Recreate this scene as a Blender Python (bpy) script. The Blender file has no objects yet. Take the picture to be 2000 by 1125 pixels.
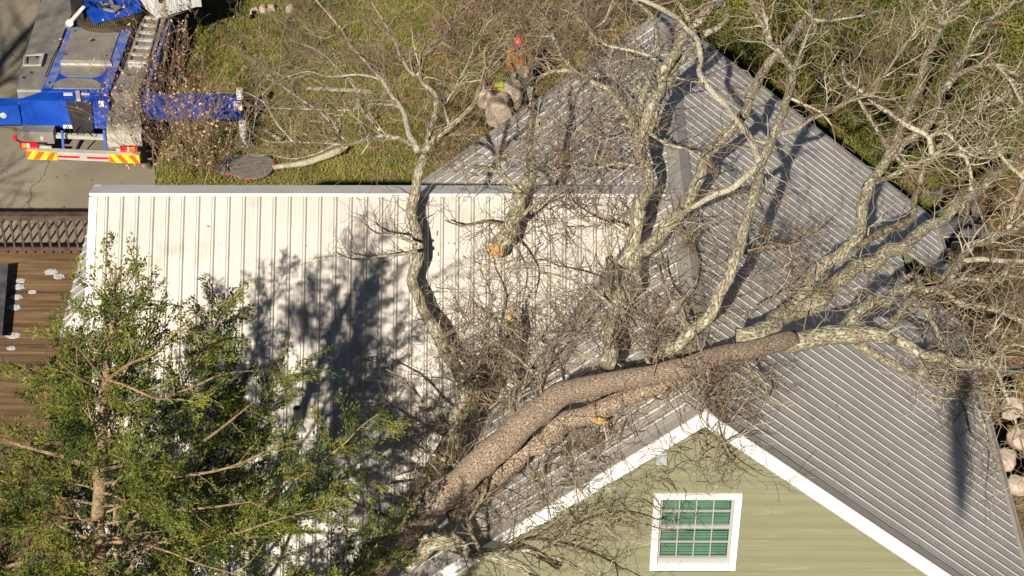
import bpy, bmesh, math, random
from mathutils import Vector, Matrix, noise
random.seed(7)
R = math.radians; V = Vector
S = bpy.context.scene
# ------------------------------------------------------------------ camera
CAMP = Vector((-2.51222, -20.29898, 25.6))
CR = Vector((0.99999840, 0.00158981, 0.00081861))
CU = Vector((-0.00163205, 0.62434413, 0.78114771))
CW = Vector((-0.00073079, 0.78114780, -0.62434572))
FPX = 4075.3
cd = bpy.data.cameras.new('camera'); cam = bpy.data.objects.new('camera', cd)
S.collection.objects.link(cam)
M4 = Matrix((CR, CU, -CW)).transposed().to_4x4(); M4.translation = CAMP
cam.matrix_world = M4
cd.sensor_width = 36; cd.lens = FPX/2000*36; cd.clip_end = 500; cd.clip_start = .5
S.camera = cam
# ------------------------------------------------------------------ light
SUNDIR = Vector((0.34, 1.41, -1.0)).normalized()        # the way the light travels
elev = math.asin(-SUNDIR.z)
wd = bpy.data.worlds.new('World'); S.world = wd; wd.use_nodes = True
nt = wd.node_tree; bg = nt.nodes['Background']
sky = nt.nodes.new('ShaderNodeTexSky'); sky.sky_type = 'NISHITA'; sky.sun_disc = False
sky.air_density=.35; sky.dust_density=.05; sky.altitude=1500; sky.sun_elevation = elev; sky.sun_rotation = math.atan2(-SUNDIR.x, -SUNDIR.y)
nt.links.new(sky.outputs[0], bg.inputs[0]); bg.inputs[1].default_value = .05
sl = bpy.data.lights.new('sun', 'SUN'); so = bpy.data.objects.new('sun', sl); S.collection.objects.link(so)
sl.energy = 5.0; sl.angle = R(.5); sl.color = (1, .92, .79)
so.rotation_euler = SUNDIR.to_track_quat('-Z', 'Y').to_euler()
S.view_settings.view_transform = 'Standard'; S.view_settings.look = 'None'
S.view_settings.exposure = .42; S.cycles.diffuse_bounces = 2; S.view_settings.gamma = 1
# ------------------------------------------------------------------ helpers
def at(px, py, z):
    d = CW + CR*((px-1000)/FPX) + CU*((562.5-py)/FPX)
    return CAMP + d*((z-CAMP.z)/d.z)
def pxm(p):                                             # metres per photo pixel at p
    return (p-CAMP).dot(CW)/FPX
COL = S.collection
class MB:
    def __init__(s): s.v=[]; s.f=[]; s.uv=[]
    def quad(s, *p):
        n=len(s.v); s.v += [tuple(q) for q in p]; s.f.append(tuple(range(n, n+len(p))))
    def box(s, a, b, M=None):
        x0,y0,z0=a; x1,y1,z1=b
        P=[(x0,y0,z0),(x1,y0,z0),(x1,y1,z0),(x0,y1,z0),(x0,y0,z1),(x1,y0,z1),(x1,y1,z1),(x0,y1,z1)]
        if M: P=[tuple(M@Vector(q)) for q in P]
        n=len(s.v); s.v+=P
        s.f += [tuple(n+i for i in q) for q in ((0,3,2,1),(4,5,6,7),(0,1,5,4),(1,2,6,5),(2,3,7,6),(3,0,4,7))]
    def beam(s, a, b, w, h):                            # box between two points
        a=Vector(a); b=Vector(b); d=(b-a); L=d.length; d.normalize()
        sd=d.cross(Vector((0,0,1)));
        if sd.length<.01: sd=Vector((1,0,0))
        sd.normalize(); up=sd.cross(d)
        M=Matrix((sd,d,up)).transposed().to_4x4(); M.translation=a
        s.box((-w/2,0,-h/2),(w/2,L,h/2),M)
    def prism(s, poly, z0):                             # poly: top Vectors; extruded down to z0 (number) or by vector
        n=len(s.v); k=len(poly)
        s.v+=[tuple(p) for p in poly]
        s.v+=[(p[0],p[1],z0) if not isinstance(z0,Vector) else tuple(Vector(p)+z0) for p in poly]
        s.f.append(tuple(range(n,n+k))); s.f.append(tuple(range(n+2*k-1,n+k-1,-1)))
        for i in range(k): j=(i+1)%k; s.f.append((n+i,n+k+i,n+k+j,n+j))
    def tube(s, pts, rad, sides=6, cap=True, wob=0, uvs=False):
        n0=len(s.v); m=len(pts); T=None; acc=0
        pts=[Vector(p) for p in pts]
        t=(pts[1]-pts[0]).normalized()
        a=t.cross(Vector((0,0,1)))
        if a.length<.05: a=t.cross(Vector((1,0,0)))
        a.normalize()
        for i,p in enumerate(pts):
            if 0<i<m-1: t=(pts[i+1]-pts[i-1])
            elif i: t=(p-pts[i-1])
            if t.length>1e-9: t=t.normalized()
            a=(a-t*a.dot(t))
            if a.length<1e-6: a=t.cross(Vector((0.3,.5,.8)))
            a.normalize(); b=t.cross(a)
            for k in range(sides):
                an=2*math.pi*k/sides; r=rad[i]
                if wob: r*=1+wob*noise.noise(Vector((k*1.3,i*.45,p.x*2)))
                s.v.append(tuple(p+(a*math.cos(an)+b*math.sin(an))*r))
        for i in range(m-1):
            for k in range(sides):
                k2=(k+1)%sides
                s.f.append((n0+i*sides+k,n0+i*sides+k2,n0+(i+1)*sides+k2,n0+(i+1)*sides+k))
        if uvs:
            acc=0; R0=max(rad)
            for i in range(m-1):
                l=(pts[i+1]-pts[i]).length
                for k in range(sides):
                    u0=k/sides*6.28*R0; u1=(k+1)/sides*6.28*R0
                    s.uv.append(((u0,acc),(u1,acc),(u1,acc+l),(u0,acc+l)))
                acc+=l
        if cap and sides>3:
            s.f.append(tuple(n0+k for k in range(sides-1,-1,-1)))
            s.f.append(tuple(n0+(m-1)*sides+k for k in range(sides)))
    def build(s, name, mat, parent=None, smooth=False, label=None, kind=None):
        me=bpy.data.meshes.new(name); me.from_pydata(s.v,[],s.f); me.update()
        if s.uv:
            ul=me.uv_layers.new(name='uv'); j=0
            for q in s.uv:
                for c in q: ul.data[j].uv=c; j+=1
        if smooth: me.polygons.foreach_set('use_smooth',[True]*len(me.polygons))
        o=bpy.data.objects.new(name,me); COL.objects.link(o)
        if isinstance(mat,(list,tuple)):
            for q in mat: me.materials.append(q)
        else: me.materials.append(mat)
        if parent: o.parent=parent
        if label: o['label']=label
        if kind: o['kind']=kind
        return o
def tag(o, label, cat, group=None):
    o['label']=label; o['category']=cat
    if group: o['group']=group
    return o
def thing(name, label, cat, group=None):
    o=bpy.data.objects.new(name,None); COL.objects.link(o); o.empty_display_size=.2
    return tag(o,label,cat,group)
def part(name, mat, parent, fn, **k):
    m=MB(); fn(m); return m.build(name,mat,parent,**k)
# ------------------------------------------------------------------ materials
def hexc(r,g,b): return (r,g,b,1)
def material(name, c1, c2=None, rough=.7, metal=0, scale=3, bump=0, bscale=30, c3=None, s3=.6, sc3=8, detail=6, stretch=None, lo=.35, hi=.65, coord='Object', spec=.5, w3=.05):
    m=bpy.data.materials.new(name); m.use_nodes=True; t=m.node_tree; N=t.nodes; L=t.links
    b=N['Principled BSDF']; b.inputs['Roughness'].default_value=rough; b.inputs['Metallic'].default_value=metal
    b.inputs['Specular IOR Level'].default_value=spec
    tc=N.new('ShaderNodeTexCoord'); mp=N.new('ShaderNodeMapping'); L.new(tc.outputs[coord],mp.inputs[0])
    if stretch: mp.inputs['Scale'].default_value=stretch
    out=None
    if c2 is None: b.inputs['Base Color'].default_value=hexc(*c1)
    else:
        n=N.new('ShaderNodeTexNoise'); n.inputs['Scale'].default_value=scale; n.inputs['Detail'].default_value=detail
        L.new(mp.outputs[0],n.inputs['Vector'])
        r=N.new('ShaderNodeValToRGB'); L.new(n.outputs[0],r.inputs[0])
        r.color_ramp.elements[0].position=lo; r.color_ramp.elements[0].color=hexc(*c1)
        r.color_ramp.elements[1].position=hi; r.color_ramp.elements[1].color=hexc(*c2)
        out=r.outputs[0]
        if c3:
            n3=N.new('ShaderNodeTexNoise'); n3.inputs['Scale'].default_value=sc3; n3.inputs['Detail'].default_value=8
            n3.inputs['Roughness'].default_value=.6
            L.new(mp.outputs[0],n3.inputs['Vector'])
            r3=N.new('ShaderNodeValToRGB'); L.new(n3.outputs[0],r3.inputs[0])
            r3.color_ramp.elements[0].position=s3; r3.color_ramp.elements[0].color=(0,0,0,1)
            r3.color_ramp.elements[1].position=s3+w3; r3.color_ramp.elements[1].color=(1,1,1,1)
            mx=N.new('ShaderNodeMixRGB'); L.new(r3.outputs[0],mx.inputs[0]); L.new(out,mx.inputs[1])
            mx.inputs[2].default_value=hexc(*c3); out=mx.outputs[0]
        L.new(out,b.inputs['Base Color'])
    if bump:
        nb=N.new('ShaderNodeTexNoise'); nb.inputs['Scale'].default_value=bscale; nb.inputs['Detail'].default_value=6
        L.new(mp.outputs[0],nb.inputs['Vector'])
        bp=N.new('ShaderNodeBump'); bp.inputs['Strength'].default_value=bump; bp.inputs['Distance'].default_value=.05
        L.new(nb.outputs[0],bp.inputs['Height']); L.new(bp.outputs[0],b.inputs['Normal'])
    return m
mt={}
mt['roof']=material('galvanised_roof',(.48,.45,.415),(.55,.52,.485),rough=.5,metal=.35,scale=1.2,c3=(.37,.34,.31),s3=.60,sc3=4,w3=.14,detail=9)
mt['cap']=material('roof_cap_metal',(.42,.39,.36),(.50,.465,.43),rough=.55,metal=.4,scale=2)
mt['siding']=material('green_siding',(.205,.200,.115),(.24,.24,.15),rough=.62,scale=.8,stretch=(.5,1,7),c3=(.29,.31,.22),s3=.60,sc3=2.2,w3=.14,lo=.3,hi=.7)
mt['white']=material('white_trim_paint',(.80,.80,.79),(.72,.72,.70),rough=.5,scale=4,lo=.5,hi=.85)
mt['vinyl']=material('window_vinyl',(.40,.40,.39),rough=.35)
mt['blind']=material('window_blind',(.115,.185,.145),(.16,.24,.19),rough=.5,scale=3)
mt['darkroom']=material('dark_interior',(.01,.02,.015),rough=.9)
mt['asphalt']=material('driveway_asphalt',(.21,.18,.13),(.31,.27,.20),rough=.9,scale=.5,bump=.3,bscale=50,c3=(.15,.125,.09),s3=.58,sc3=1.6,w3=.15,detail=10)
mt['soil']=material('lawn_soil',(.10,.12,.012),(.24,.21,.05),rough=.95,scale=.9,bump=.8,bscale=14,c3=(.055,.05,.02),s3=.60,sc3=7,w3=.08,detail=9)
mt['litter']=material('litter_soil',(.16,.11,.05),(.36,.27,.15),rough=.95,scale=3,bump=.8,bscale=18,c3=(.06,.045,.025),s3=.57,sc3=6,w3=.06)
mt['deck']=material('deck_boards',(.11,.06,.03),(.25,.16,.08),rough=.7,scale=1.6,stretch=(.35,5,1),bump=.2,bscale=20,c3=(.05,.03,.018),s3=.60,sc3=1.5,w3=.08,detail=9)
mt['rail']=material('deck_rail',(.06,.038,.028),(.12,.075,.05),rough=.7,scale=6)
mt['blue']=material('blue_truck_paint',(.005,.055,.40),(.010,.075,.46),rough=.38,scale=2,c3=(.05,.085,.30),s3=.60,sc3=3,w3=.1,detail=9)
mt['fadedblue']=material('scuffed_blue_paint',(.05,.10,.42),(.20,.22,.36),rough=.6,scale=5,detail=8)
mt['alu']=material('chequer_plate',(.27,.25,.22),(.36,.335,.29),rough=.55,metal=.35,scale=3,c3=(.16,.14,.11),s3=.62,sc3=4,w3=.15,bump=.4,bscale=50)
mt['alulight']=material('light_aluminium',(.55,.52,.46),(.66,.63,.56),rough=.45,metal=.3,scale=5)
mt['black']=material('black_steel',(.018,.018,.02),(.03,.03,.032),rough=.6,scale=6)
mt['rubber']=material('tyre_rubber',(.015,.015,.015),rough=.85)
mt['cab']=material('white_cab_paint',(.72,.72,.70),(.64,.64,.62),rough=.3,scale=3)
mt['red']=material('red_lens',(.55,.01,.015),rough=.25)
mt['orange']=material('orange_marker',(.80,.13,.02),rough=.4)
mt['yellow']=material('yellow_marker',(.75,.62,.03),rough=.4)
mt['amber']=material('amber_lens',(.85,.30,.03),rough=.3)
mt['gear']=material('greased_gear',(.07,.055,.035),(.13,.10,.06),rough=.5,metal=.4,scale=20)
mt['pad']=material('outrigger_pad_grey',(.13,.115,.095),(.21,.19,.155),rough=.85,scale=5,stretch=(1,4,1))
mt['stone']=material('tan_boulder',(.44,.34,.26),(.60,.49,.39),rough=.9,scale=3,bump=1,bscale=6,c3=(.24,.19,.13),s3=.64,sc3=7,w3=.04,detail=9)
mt['bark']=material('bark_trunk',(.10,.065,.045),(.52,.385,.275),rough=.95,scale=1,stretch=(58,26,1),bump=.9,bscale=1,c3=(.56,.50,.40),s3=.56,sc3=.5,w3=.05,detail=8,lo=.38,hi=.60,coord='UV')
mt['lichen']=material('bark_lichen',(.075,.055,.03),(.37,.31,.21),rough=.95,scale=1,stretch=(34,16,1),bump=1.0,bscale=1,c3=(.52,.52,.38),s3=.52,sc3=.5,w3=.05,detail=7,lo=.32,hi=.55,coord='UV')
mt['moss']=material('bark_moss',(.05,.04,.018),(.26,.215,.115),rough=.95,scale=1,stretch=(30,14,1),bump=1.0,bscale=1,c3=(.36,.36,.24),s3=.57,sc3=.6,w3=.05,detail=7,lo=.34,hi=.58,coord='UV')
mt['pale']=material('bark_pale',(.13,.10,.06),(.52,.46,.34),rough=.9,scale=1,stretch=(40,18,1),bump=.8,bscale=1,c3=(.58,.56,.44),s3=.54,sc3=.5,w3=.05,lo=.28,hi=.5,coord='UV')
mt['twig']=material('twig_bark',(.075,.055,.035),(.28,.225,.15),rough=.9,scale=2.2,detail=4)
mt['twigred']=material('twig_reddish',(.13,.065,.04),(.30,.22,.145),rough=.9,scale=2,detail=4)
mt['twigpale']=material('twig_pale',(.25,.22,.145),(.50,.46,.33),rough=.9,scale=3,detail=4)
mt['wood']=material('torn_wood',(.62,.34,.11),(.80,.56,.27),rough=.8,scale=14,bump=1,bscale=30)
mt['cedarbark']=material('cedar_bark',(.22,.14,.08),(.44,.31,.18),rough=.9,scale=12,bump=.8,bscale=30)
mt['cedar']=material('cedar_leaf',(.024,.05,.005),(.20,.22,.02),rough=.7,scale=2.2,detail=7,lo=.37,hi=.65)
mt['hedge']=material('evergreen_leaf',(.03,.042,.006),(.235,.24,.03),rough=.7,scale=1.6,detail=7,lo=.38,hi=.66)
mt['grass']=material('grass_blade',(.10,.13,.008),(.33,.29,.06),rough=.8,scale=1.1,detail=8,lo=.35,hi=.65,c3=(.27,.19,.08),s3=.53,sc3=2.1,w3=.08)
mt['straw']=material('dry_leaf',(.13,.075,.035),(.38,.25,.13),rough=.85,scale=6)
mt['pinkleaf']=material('tan_leaf',(.42,.25,.16),(.60,.42,.28),rough=.8,scale=9)
mt['frost']=material('frost',(.35,.36,.40),(.6,.6,.62),rough=.8,scale=12)
mt['blackcover']=material('black_cover',(.05,.05,.06),(.12,.115,.13),rough=.35,scale=4)
mt['grey wood']=material('weathered_wood',(.10,.09,.085),(.26,.235,.22),rough=.9,scale=3,stretch=(6,1,1),bump=.5,bscale=20)
mt['pvc']=material('grey_pipe',(.42,.43,.45),rough=.5)
mt['brownjacket']=material('brown_jacket',(.24,.10,.02),(.36,.17,.035),rough=.85,scale=5)
mt['trousers']=material('grey_trousers',(.10,.12,.14),(.15,.17,.19),rough=.85,scale=8)
mt['skin']=material('skin',(.45,.27,.19),rough=.6)
mt['helmet']=material('red_helmet',(.62,.10,.09),rough=.35)
mt['hivis']=material('hi_vis_yellow',(.36,.40,.02),rough=.7)
mt['rope']=material('grey_rope',(.33,.32,.28),(.18,.17,.15),rough=.8,scale=30)
mt['wallgrey']=material('house_wall_back',(.27,.28,.16),rough=.8)
# lapped siding shadow and metal rib streaks live in geometry, not in colour
# ------------------------------------------------------------------ ground
def sheet(name, mat, x0,x1,y0,y1,z,step,amp=0,kind='structure'):
    m=MB(); nx=int((x1-x0)/step); ny=int((y1-y0)/step)
    for j in range(ny+1):
        for i in range(nx+1):
            x=x0+(x1-x0)*i/nx; y=y0+(y1-y0)*j/ny
            m.v.append((x,y,z+amp*noise.noise(Vector((x*.7,y*.7,0)))))
    for j in range(ny):
        for i in range(nx): a=j*(nx+1)+i; m.f.append((a,a+1,a+nx+2,a+nx+1))
    return m.build(name,mat,kind=kind,smooth=True)
g=mt['asphalt']; t=g.node_tree; N=t.nodes; L=t.links; bs=N['Principled BSDF']; old=bs.inputs['Base Color'].links[0].from_socket
ge=N.new('ShaderNodeNewGeometry'); nn=N.new('ShaderNodeTexNoise'); nn.inputs['Scale'].default_value=1.3; nn.inputs['Detail'].default_value=5; L.new(ge.outputs['Position'],nn.inputs['Vector'])
vm=N.new('ShaderNodeMixRGB'); vm.blend_type='ADD'; vm.inputs[0].default_value=1.1; L.new(ge.outputs['Position'],vm.inputs[1]); L.new(nn.outputs['Color'],vm.inputs[2])
vo=N.new('ShaderNodeTexVoronoi'); vo.feature='DISTANCE_TO_EDGE'; vo.inputs['Scale'].default_value=.24; L.new(vm.outputs[0],vo.inputs['Vector'])
cr=N.new('ShaderNodeValToRGB'); L.new(vo.outputs['Distance'],cr.inputs[0]); cr.color_ramp.elements[0].position=.0015; cr.color_ramp.elements[0].color=(1,1,1,1); cr.color_ramp.elements[1].position=.005; cr.color_ramp.elements[1].color=(0,0,0,1)
mx=N.new('ShaderNodeMixRGB'); L.new(cr.outputs[0],mx.inputs[0]); L.new(old,mx.inputs[1]); mx.inputs[2].default_value=(.09,.07,.05,1); L.new(mx.outputs[0],bs.inputs['Base Color'])
# one big ground sheet: lawn with litter zones
g=mt['soil']; t=g.node_tree; N=t.nodes; L=t.links; bs=N['Principled BSDF']; old=bs.inputs['Base Color'].links[0].from_socket
geo=N.new('ShaderNodeNewGeometry'); sp=N.new('ShaderNodeSeparateXYZ'); L.new(geo.outputs['Position'],sp.inputs[0])
nz=N.new('ShaderNodeTexNoise'); nz.inputs['Scale'].default_value=.45; nz.inputs['Detail'].default_value=6
L.new(geo.outputs['Position'],nz.inputs['Vector'])
ma=N.new('ShaderNodeMath'); ma.operation='MULTIPLY_ADD'; L.new(nz.outputs[0],ma.inputs[0]); ma.inputs[1].default_value=9; L.new(sp.outputs[0],ma.inputs[2])
mr=N.new('ShaderNodeMapRange'); L.new(ma.outputs[0],mr.inputs[0]); mr.inputs[1].default_value=1.6; mr.inputs[2].default_value=3.2
n2=N.new('ShaderNodeTexNoise'); n2.inputs['Scale'].default_value=5; n2.inputs['Detail'].default_value=8; L.new(geo.outputs['Position'],n2.inputs['Vector'])
rp=N.new('ShaderNodeValToRGB'); L.new(n2.outputs[0],rp.inputs[0])
rp.color_ramp.elements[0].position=.36; rp.color_ramp.elements[0].color=(.07,.04,.018,1)
rp.color_ramp.elements[1].position=.66; rp.color_ramp.elements[1].color=(.27,.14,.055,1)
mx=N.new('ShaderNodeMixRGB'); L.new(mr.outputs[0],mx.inputs[0]); L.new(old,mx.inputs[1]); L.new(rp.outputs[0],mx.inputs[2])
L.new(mx.outputs[0],bs.inputs['Base Color'])
sheet('ground',mt['soil'],-70,70,-45,95,-.02,1.0,0)
# driveway sheet with an uneven edge
def driveway():
    m=MB(); ys=[10.0+i*.35 for i in range(150)]
    for i,y in enumerate(ys):
        xr=-10.05+.25*noise.noise(Vector((y*.9,3,0)))-.04*(y-15) -( .5 if y>19 else 0)
        m.v.append((-60,y,.012)); m.v.append((xr,y,.012))
    for i in range(len(ys)-1): a=2*i; m.f.append((a,a+1,a+3,a+2))
    return m.build('driveway',mt['asphalt'],kind='structure')
driveway()
def bank():
    m=MB(); xs=[5.1,5.25,5.5,7,8.5,12,20,40]; ys=[-30+i*1.2 for i in range(31)]
    for y in ys:
        for i,x in enumerate(xs):
            f=max(0,min(1,(6.6-y)/1.6)); m.v.append((x+.15*noise.noise(V((y*1.1,i,0))),y,-.1+f*min(i,3)/3*2.0+(.15*noise.noise(V((x,y,0))) if i>1 else 0)*f))
    for j in range(len(ys)-1):
        for i in range(7): a=j*8+i; m.f.append((a,a+1,a+9,a+8))
    return m.build('bank',mt['litter'],kind='structure',smooth=True)
bank()
# ------------------------------------------------------------------ house
H=7.3522; PM=.8547; LEN=9.9875; EW=5.0521; YW=5.1466; ZW=7.2347; XW=-8.8451; PS=.8657
house=thing('house','green clapboard house with ribbed metal roofs under the fallen tree','house')
PROF=[(0,0),(.022,.032),(.044,.032),(.066,0),(.108,0),(.114,.0012),(.120,.0012),(.126,0),(.160,0),(.166,.0012),(.172,.0012),(.178,0)]
PROF_W=PROF
PROF=[(0,0),(.010,.017),(.030,.017),(.040,0),(.098,0),(.103,.003),(.109,.003),(.114,0),(.160,0),(.165,.003),(.170,.003),(.176,0)]
PER=.2286
def profile(a0,a1,off=0,PROF=PROF):
    out=[]; k=0
    while True:
        done=True
        for d,h in PROF:
            a=a0+off+k*PER+d
            if a<a1: out.append((a,h)); done=False
        if done: break
        k+=1
    return [(a0,0)]+[q for q in out if q[0]>a0+.002]+[(a1,0)]
def roofplane(m, prof, P, D0, D1, n):                    # P(a)->top point, rib runs from t=D0(a) to D1(a); n normal
    K=16; rows=[]
    for a,h in prof:
        d0,d1=D0(a),D1(a); row=[]
        for k in range(K+1):
            p=P(a,d0+(d1-d0)*k/K); w=.006*noise.noise(V((p.x*.9,p.y*.9,p.z*.9)))+.0022*noise.noise(p*3.1)
            row.append(p+n*(h+w))
        rows.append(row)
    n0=len(m.v); W=K+1
    for row in rows: m.v+=[tuple(q) for q in row]
    nb=len(m.v)
    for row in rows: m.v+=[tuple(row[0]-n*.03),tuple(row[-1]-n*.03)]
    for i in range(len(rows)-1):
        for k in range(K): a=n0+i*W+k; m.f.append((a,a+1,a+W+1,a+W))
        b=nb+2*i; m.f+=[(b,b+2,b+3,b+1),(n0+i*W+K,b+1,b+3,n0+(i+1)*W+K),(n0+i*W,n0+(i+1)*W,b+2,b)]
V=Vector
# right slope
def right(m):
    n=V((PM,0,1)).normalized()
    def d1(y): return EW-.0+(0)
    roofplane(m,profile(.02,LEN,.07),lambda y,x:V((x,y,H-PM*x)),lambda y:.02,lambda y:(EW-.95 if 7.05<y<8.1 else EW),n)
main_roof=part('roof',mt['roof'],house,right,label='grey ribbed right slope of the main gable roof')
def left(m):
    n=V((-PM,0,1)).normalized()
    roofplane(m,profile(.02,LEN,.07),lambda y,x:V((-x,y,H-PM*x)),lambda y:.02,lambda y:(6.1 if y>YW-.4 else max(.3,(H-ZW+PS*(YW-y))/PM+.25)),n)
part('roof',mt['roof'],house,left,label='grey ribbed left slope of the main gable roof')
def wing(m):
    n=V((0,-PS,1)).normalized()
    roofplane(m,profile(XW,-.12,.20,PROF_W),lambda x,t:V((x,YW-t,ZW-PS*t)),lambda x:.13,lambda x:5.25,n)
mt['wroof']=material('weathered_pale_roof',(.45,.415,.37),(.52,.485,.44),rough=.5,metal=.3,scale=.9,c3=(.37,.33,.28),s3=.55,sc3=2.2,w3=.2,detail=11)
part('roof',mt['wroof'],house,wing,label='sunlit pale ribbed roof slope of the wing')
def wingback(m):
    n=V((0,PS,1)).normalized()
    roofplane(m,profile(XW,-.9,.20),lambda x,t:V((x,YW+t,ZW-PS*t)),lambda x:.20,lambda x:5.2,n)
part('roof',mt['roof'],house,wingback,label='ribbed rear slope of the wing roof')
def caps(m):
    # main ridge cap
    for s in (-1,1):
        m.quad((0,-.02,H+.035),(s*.17,-.02,H+.035-PM*.17),(s*.17,LEN+.02,H+.035-PM*.17),(0,LEN+.02,H+.035))
        m.quad((s*.17,-.02,H+.035-PM*.17),(s*.17,-.02,H+.01-PM*.17),(s*.17,LEN+.02,H+.01-PM*.17),(s*.17,LEN+.02,H+.035-PM*.17))
    m.quad((0,-.02,H+.035),(-.17,-.02,H+.035-PM*.17),(0,-.02,H-.03),(.17,-.02,H+.035-PM*.17))
part('ridge_cap',mt['cap'],house,caps,label='smooth grey cap along the main ridge')
def wcap(m):
    xe=-.25
    A=(YW-.15,ZW-.045);B=(YW+.22,ZW-.16)
    m.quad((XW-.03,A[0],A[1]),(XW-.03,B[0],B[1]),(xe,B[0],B[1]),(xe,A[0],A[1]))
    m.quad((XW-.03,A[0],A[1]),(xe,A[0],A[1]),(xe,A[0]-.01,A[1]-.05),(XW-.03,A[0]-.01,A[1]-.05))
    m.quad((XW-.03,B[0],B[1]),(XW-.03,B[0],B[1]-.1),(xe,B[0],B[1]-.1),(xe,B[0],B[1]))
    m.quad((XW-.03,A[0],A[1]),(XW-.03,A[0]-.03,A[1]-.07),(XW-.03,B[0],B[1]-.1),(XW-.03,B[0],B[1]))
    # left rake trim of the wing
    for s in (-1,1):
        a=V((XW-.035,YW+s*.16,ZW+.028-PS*.16)); b=V((XW-.035,YW+s*5.25,ZW+.028-PS*5.25))
        m.quad(a,b,b+V((.12,0,0)),a+V((.12,0,0))); m.quad(a,a-V((0,0,.17)),b-V((0,0,.17)),b)
mt['wcap']=material('wing_cap_metal',(.62,.60,.58),(.70,.68,.66),rough=.6,metal=.1,scale=2)
part('ridge_cap',mt['wcap'],house,wcap,label='long grey flashing along the wing ridge')
def flash(m,s,y_=-.03):                                             # flat grey rake flashing beside the white trim, and valley
    if 1:
        e=EW if s>0 else 5.6
        a=V((0,y_,H+.026)); b=V((s*e,y_,H+.026-PM*e))
        m.quad(a,b,b+V((0,.13,0)),a+V((0,.13,0)))
for s_ in (-1,1):
    for y_ in (-.03,LEN-.1): part('rake_flashing',mt['cap'],house,lambda m:flash(m,s_,y_))
def valley(m):
    for t0,t1 in ((.1,5.2),):
        pts=[]
        for t in (t0,t1):
            z=ZW-PS*t; x=(z-H)/PM; pts.append((V((x,YW-t,z))))
        a,b=pts
        m.quad(a+V((-.16,0,.03)),a+V((.02,.0,.028)),b+V((.02,0,.028)),b+V((-.16,0,.03)))
        m.quad(a+V((.0,0,.028)),a+V((.14,0,.03+PM*.14)),b+V((.14,0,.03+PM*.14)),b+V((.0,0,.028)))
part('valley_flashing',mt['cap'],house,valley)
def gutter(m):
    z=H-PM*EW
    pts=[(0,0),(0,-.11),(.10,-.11),(.12,0),(.105,0),(.09,-.095),(.012,-.095),(.012,0)]
    for (ya,yb) in ((-.02,7.05),(8.1,LEN)):
        n=len(m.v)
        for y in (ya,yb): m.v+=[(EW+.005+a,y,z-.01+b) for a,b in pts]
        k=len(pts)
        for i in range(k): j=(i+1)%k; m.f.append((n+i,n+j,n+k+j,n+k+i))
        m.f+= [tuple(n+i for i in range(k)),tuple(n+k+i for i in range(k))]
part('gutter',mt['cap'],house,gutter)
# white rake boards (front and back)
def rake(m,s,y0,y1):
    d=.205
    if 1:
        e=EW+.02 if s>0 else 5.3
        if 1:
            a=V((0,y0,H-.005)); b=V((s*e,y0,H-.005-PM*e)); dn=V((0,0,-d*1.3)); th=V((0,y1-y0,0))
            P=[a,b,b+dn,a+dn]; n=len(m.v); m.v+=[tuple(q) for q in P]+[tuple(q+th) for q in P]
            m.f+=[(n,n+1,n+2,n+3),(n+4,n+7,n+6,n+5),(n,n+4,n+5,n+1),(n+1,n+5,n+6,n+2),(n+2,n+6,n+7,n+3)]
for s_,y0_,y1_ in ((-1,-.035,-.005),(1,-.035,-.005),(-1,LEN,LEN+.03),(1,LEN,LEN+.03)): part('rake_board',mt['white'],house,lambda m:rake(m,s_,y0_,y1_))
def soffit(m):
    for s in (-1,1):
        e=EW if s>0 else 5.3
        m.quad((0,.0,H-.25),(s*e,.0,H-.25-PM*e),(s*e,.3,H-.25-PM*e),(0,.3,H-.25))
part('soffit',mt['white'],house,soffit)
WX0,WX1,WZ0,WZ1=-.585,.627,4.075,5.561
def siding(m):
    ex=.222; z=0.0; k=0
    while z<H-.3:
        z1=min(z+ex,H-.27)
        def hw(zz): return (H-.25-zz)/PM
        segs=[(-min(hw(z1),4.75 if 1 else 0),min(hw(z1),4.6))]
        l,r=segs[0]
        parts=[(l,r)]
        if z1>WZ0+.05 and z<WZ1-.05: parts=[(l,WX0+.06),(WX1-.06,r)]
        for a,b in parts:
            if b-a<.02: continue
            # slanted outer ends follow the rake
            def cl(x,zz): return max(-hw(zz),min(hw(zz),x))
            aa0=a if a>l+1e-6 else -min(hw(z),4.75); bb0=b if b<r-1e-6 else min(hw(z),4.6)
            h_=z1-z; P_=[(z,.297),(z+.004,.276),(z+.014,.272),(z+h_*.5,.277),(z1,.296)]
            for (za,ya),(zb,yb_) in zip(P_[:-1],P_[1:]):
                fa_=(za-z)/h_; fb_=(zb-z)/h_
                m.quad((aa0+(a-aa0)*fa_,ya,za),(bb0+(b-bb0)*fa_,ya,za),(bb0+(b-bb0)*fb_,yb_,zb),(aa0+(a-aa0)*fb_,yb_,zb))
        z=z1; k+=1
part('siding',mt['siding'],house,siding,label='green lapped clapboards of the gable wall')
def walls(m):
    m.box((-4.7,.44,0),(4.6,9.7,H-PM*4.75-.1))
    # gable cores
    for y in (.442,9.68):
        hw=(H-.3-4.4+1.1)/PM
        z0=H-PM*4.75-.1
        m.prism([V((-4.6,y,z0+.002)),V((4.55,y,z0+.002)),V((0,y,H-.26))],V((0,.02,0)))
    m.box((XW+.35,.4,0),(-4.72,9.8,ZW-PS*4.8-.12))
    z0=ZW-PS*4.75-.12
    m.prism([V((XW+.352,YW-4.6,z0)),V((XW+.352,YW+4.6,z0)),V((XW+.352,YW,ZW-.15))],V((.1,0,0)))
part('wall',mt['wallgrey'],house,walls)
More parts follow.
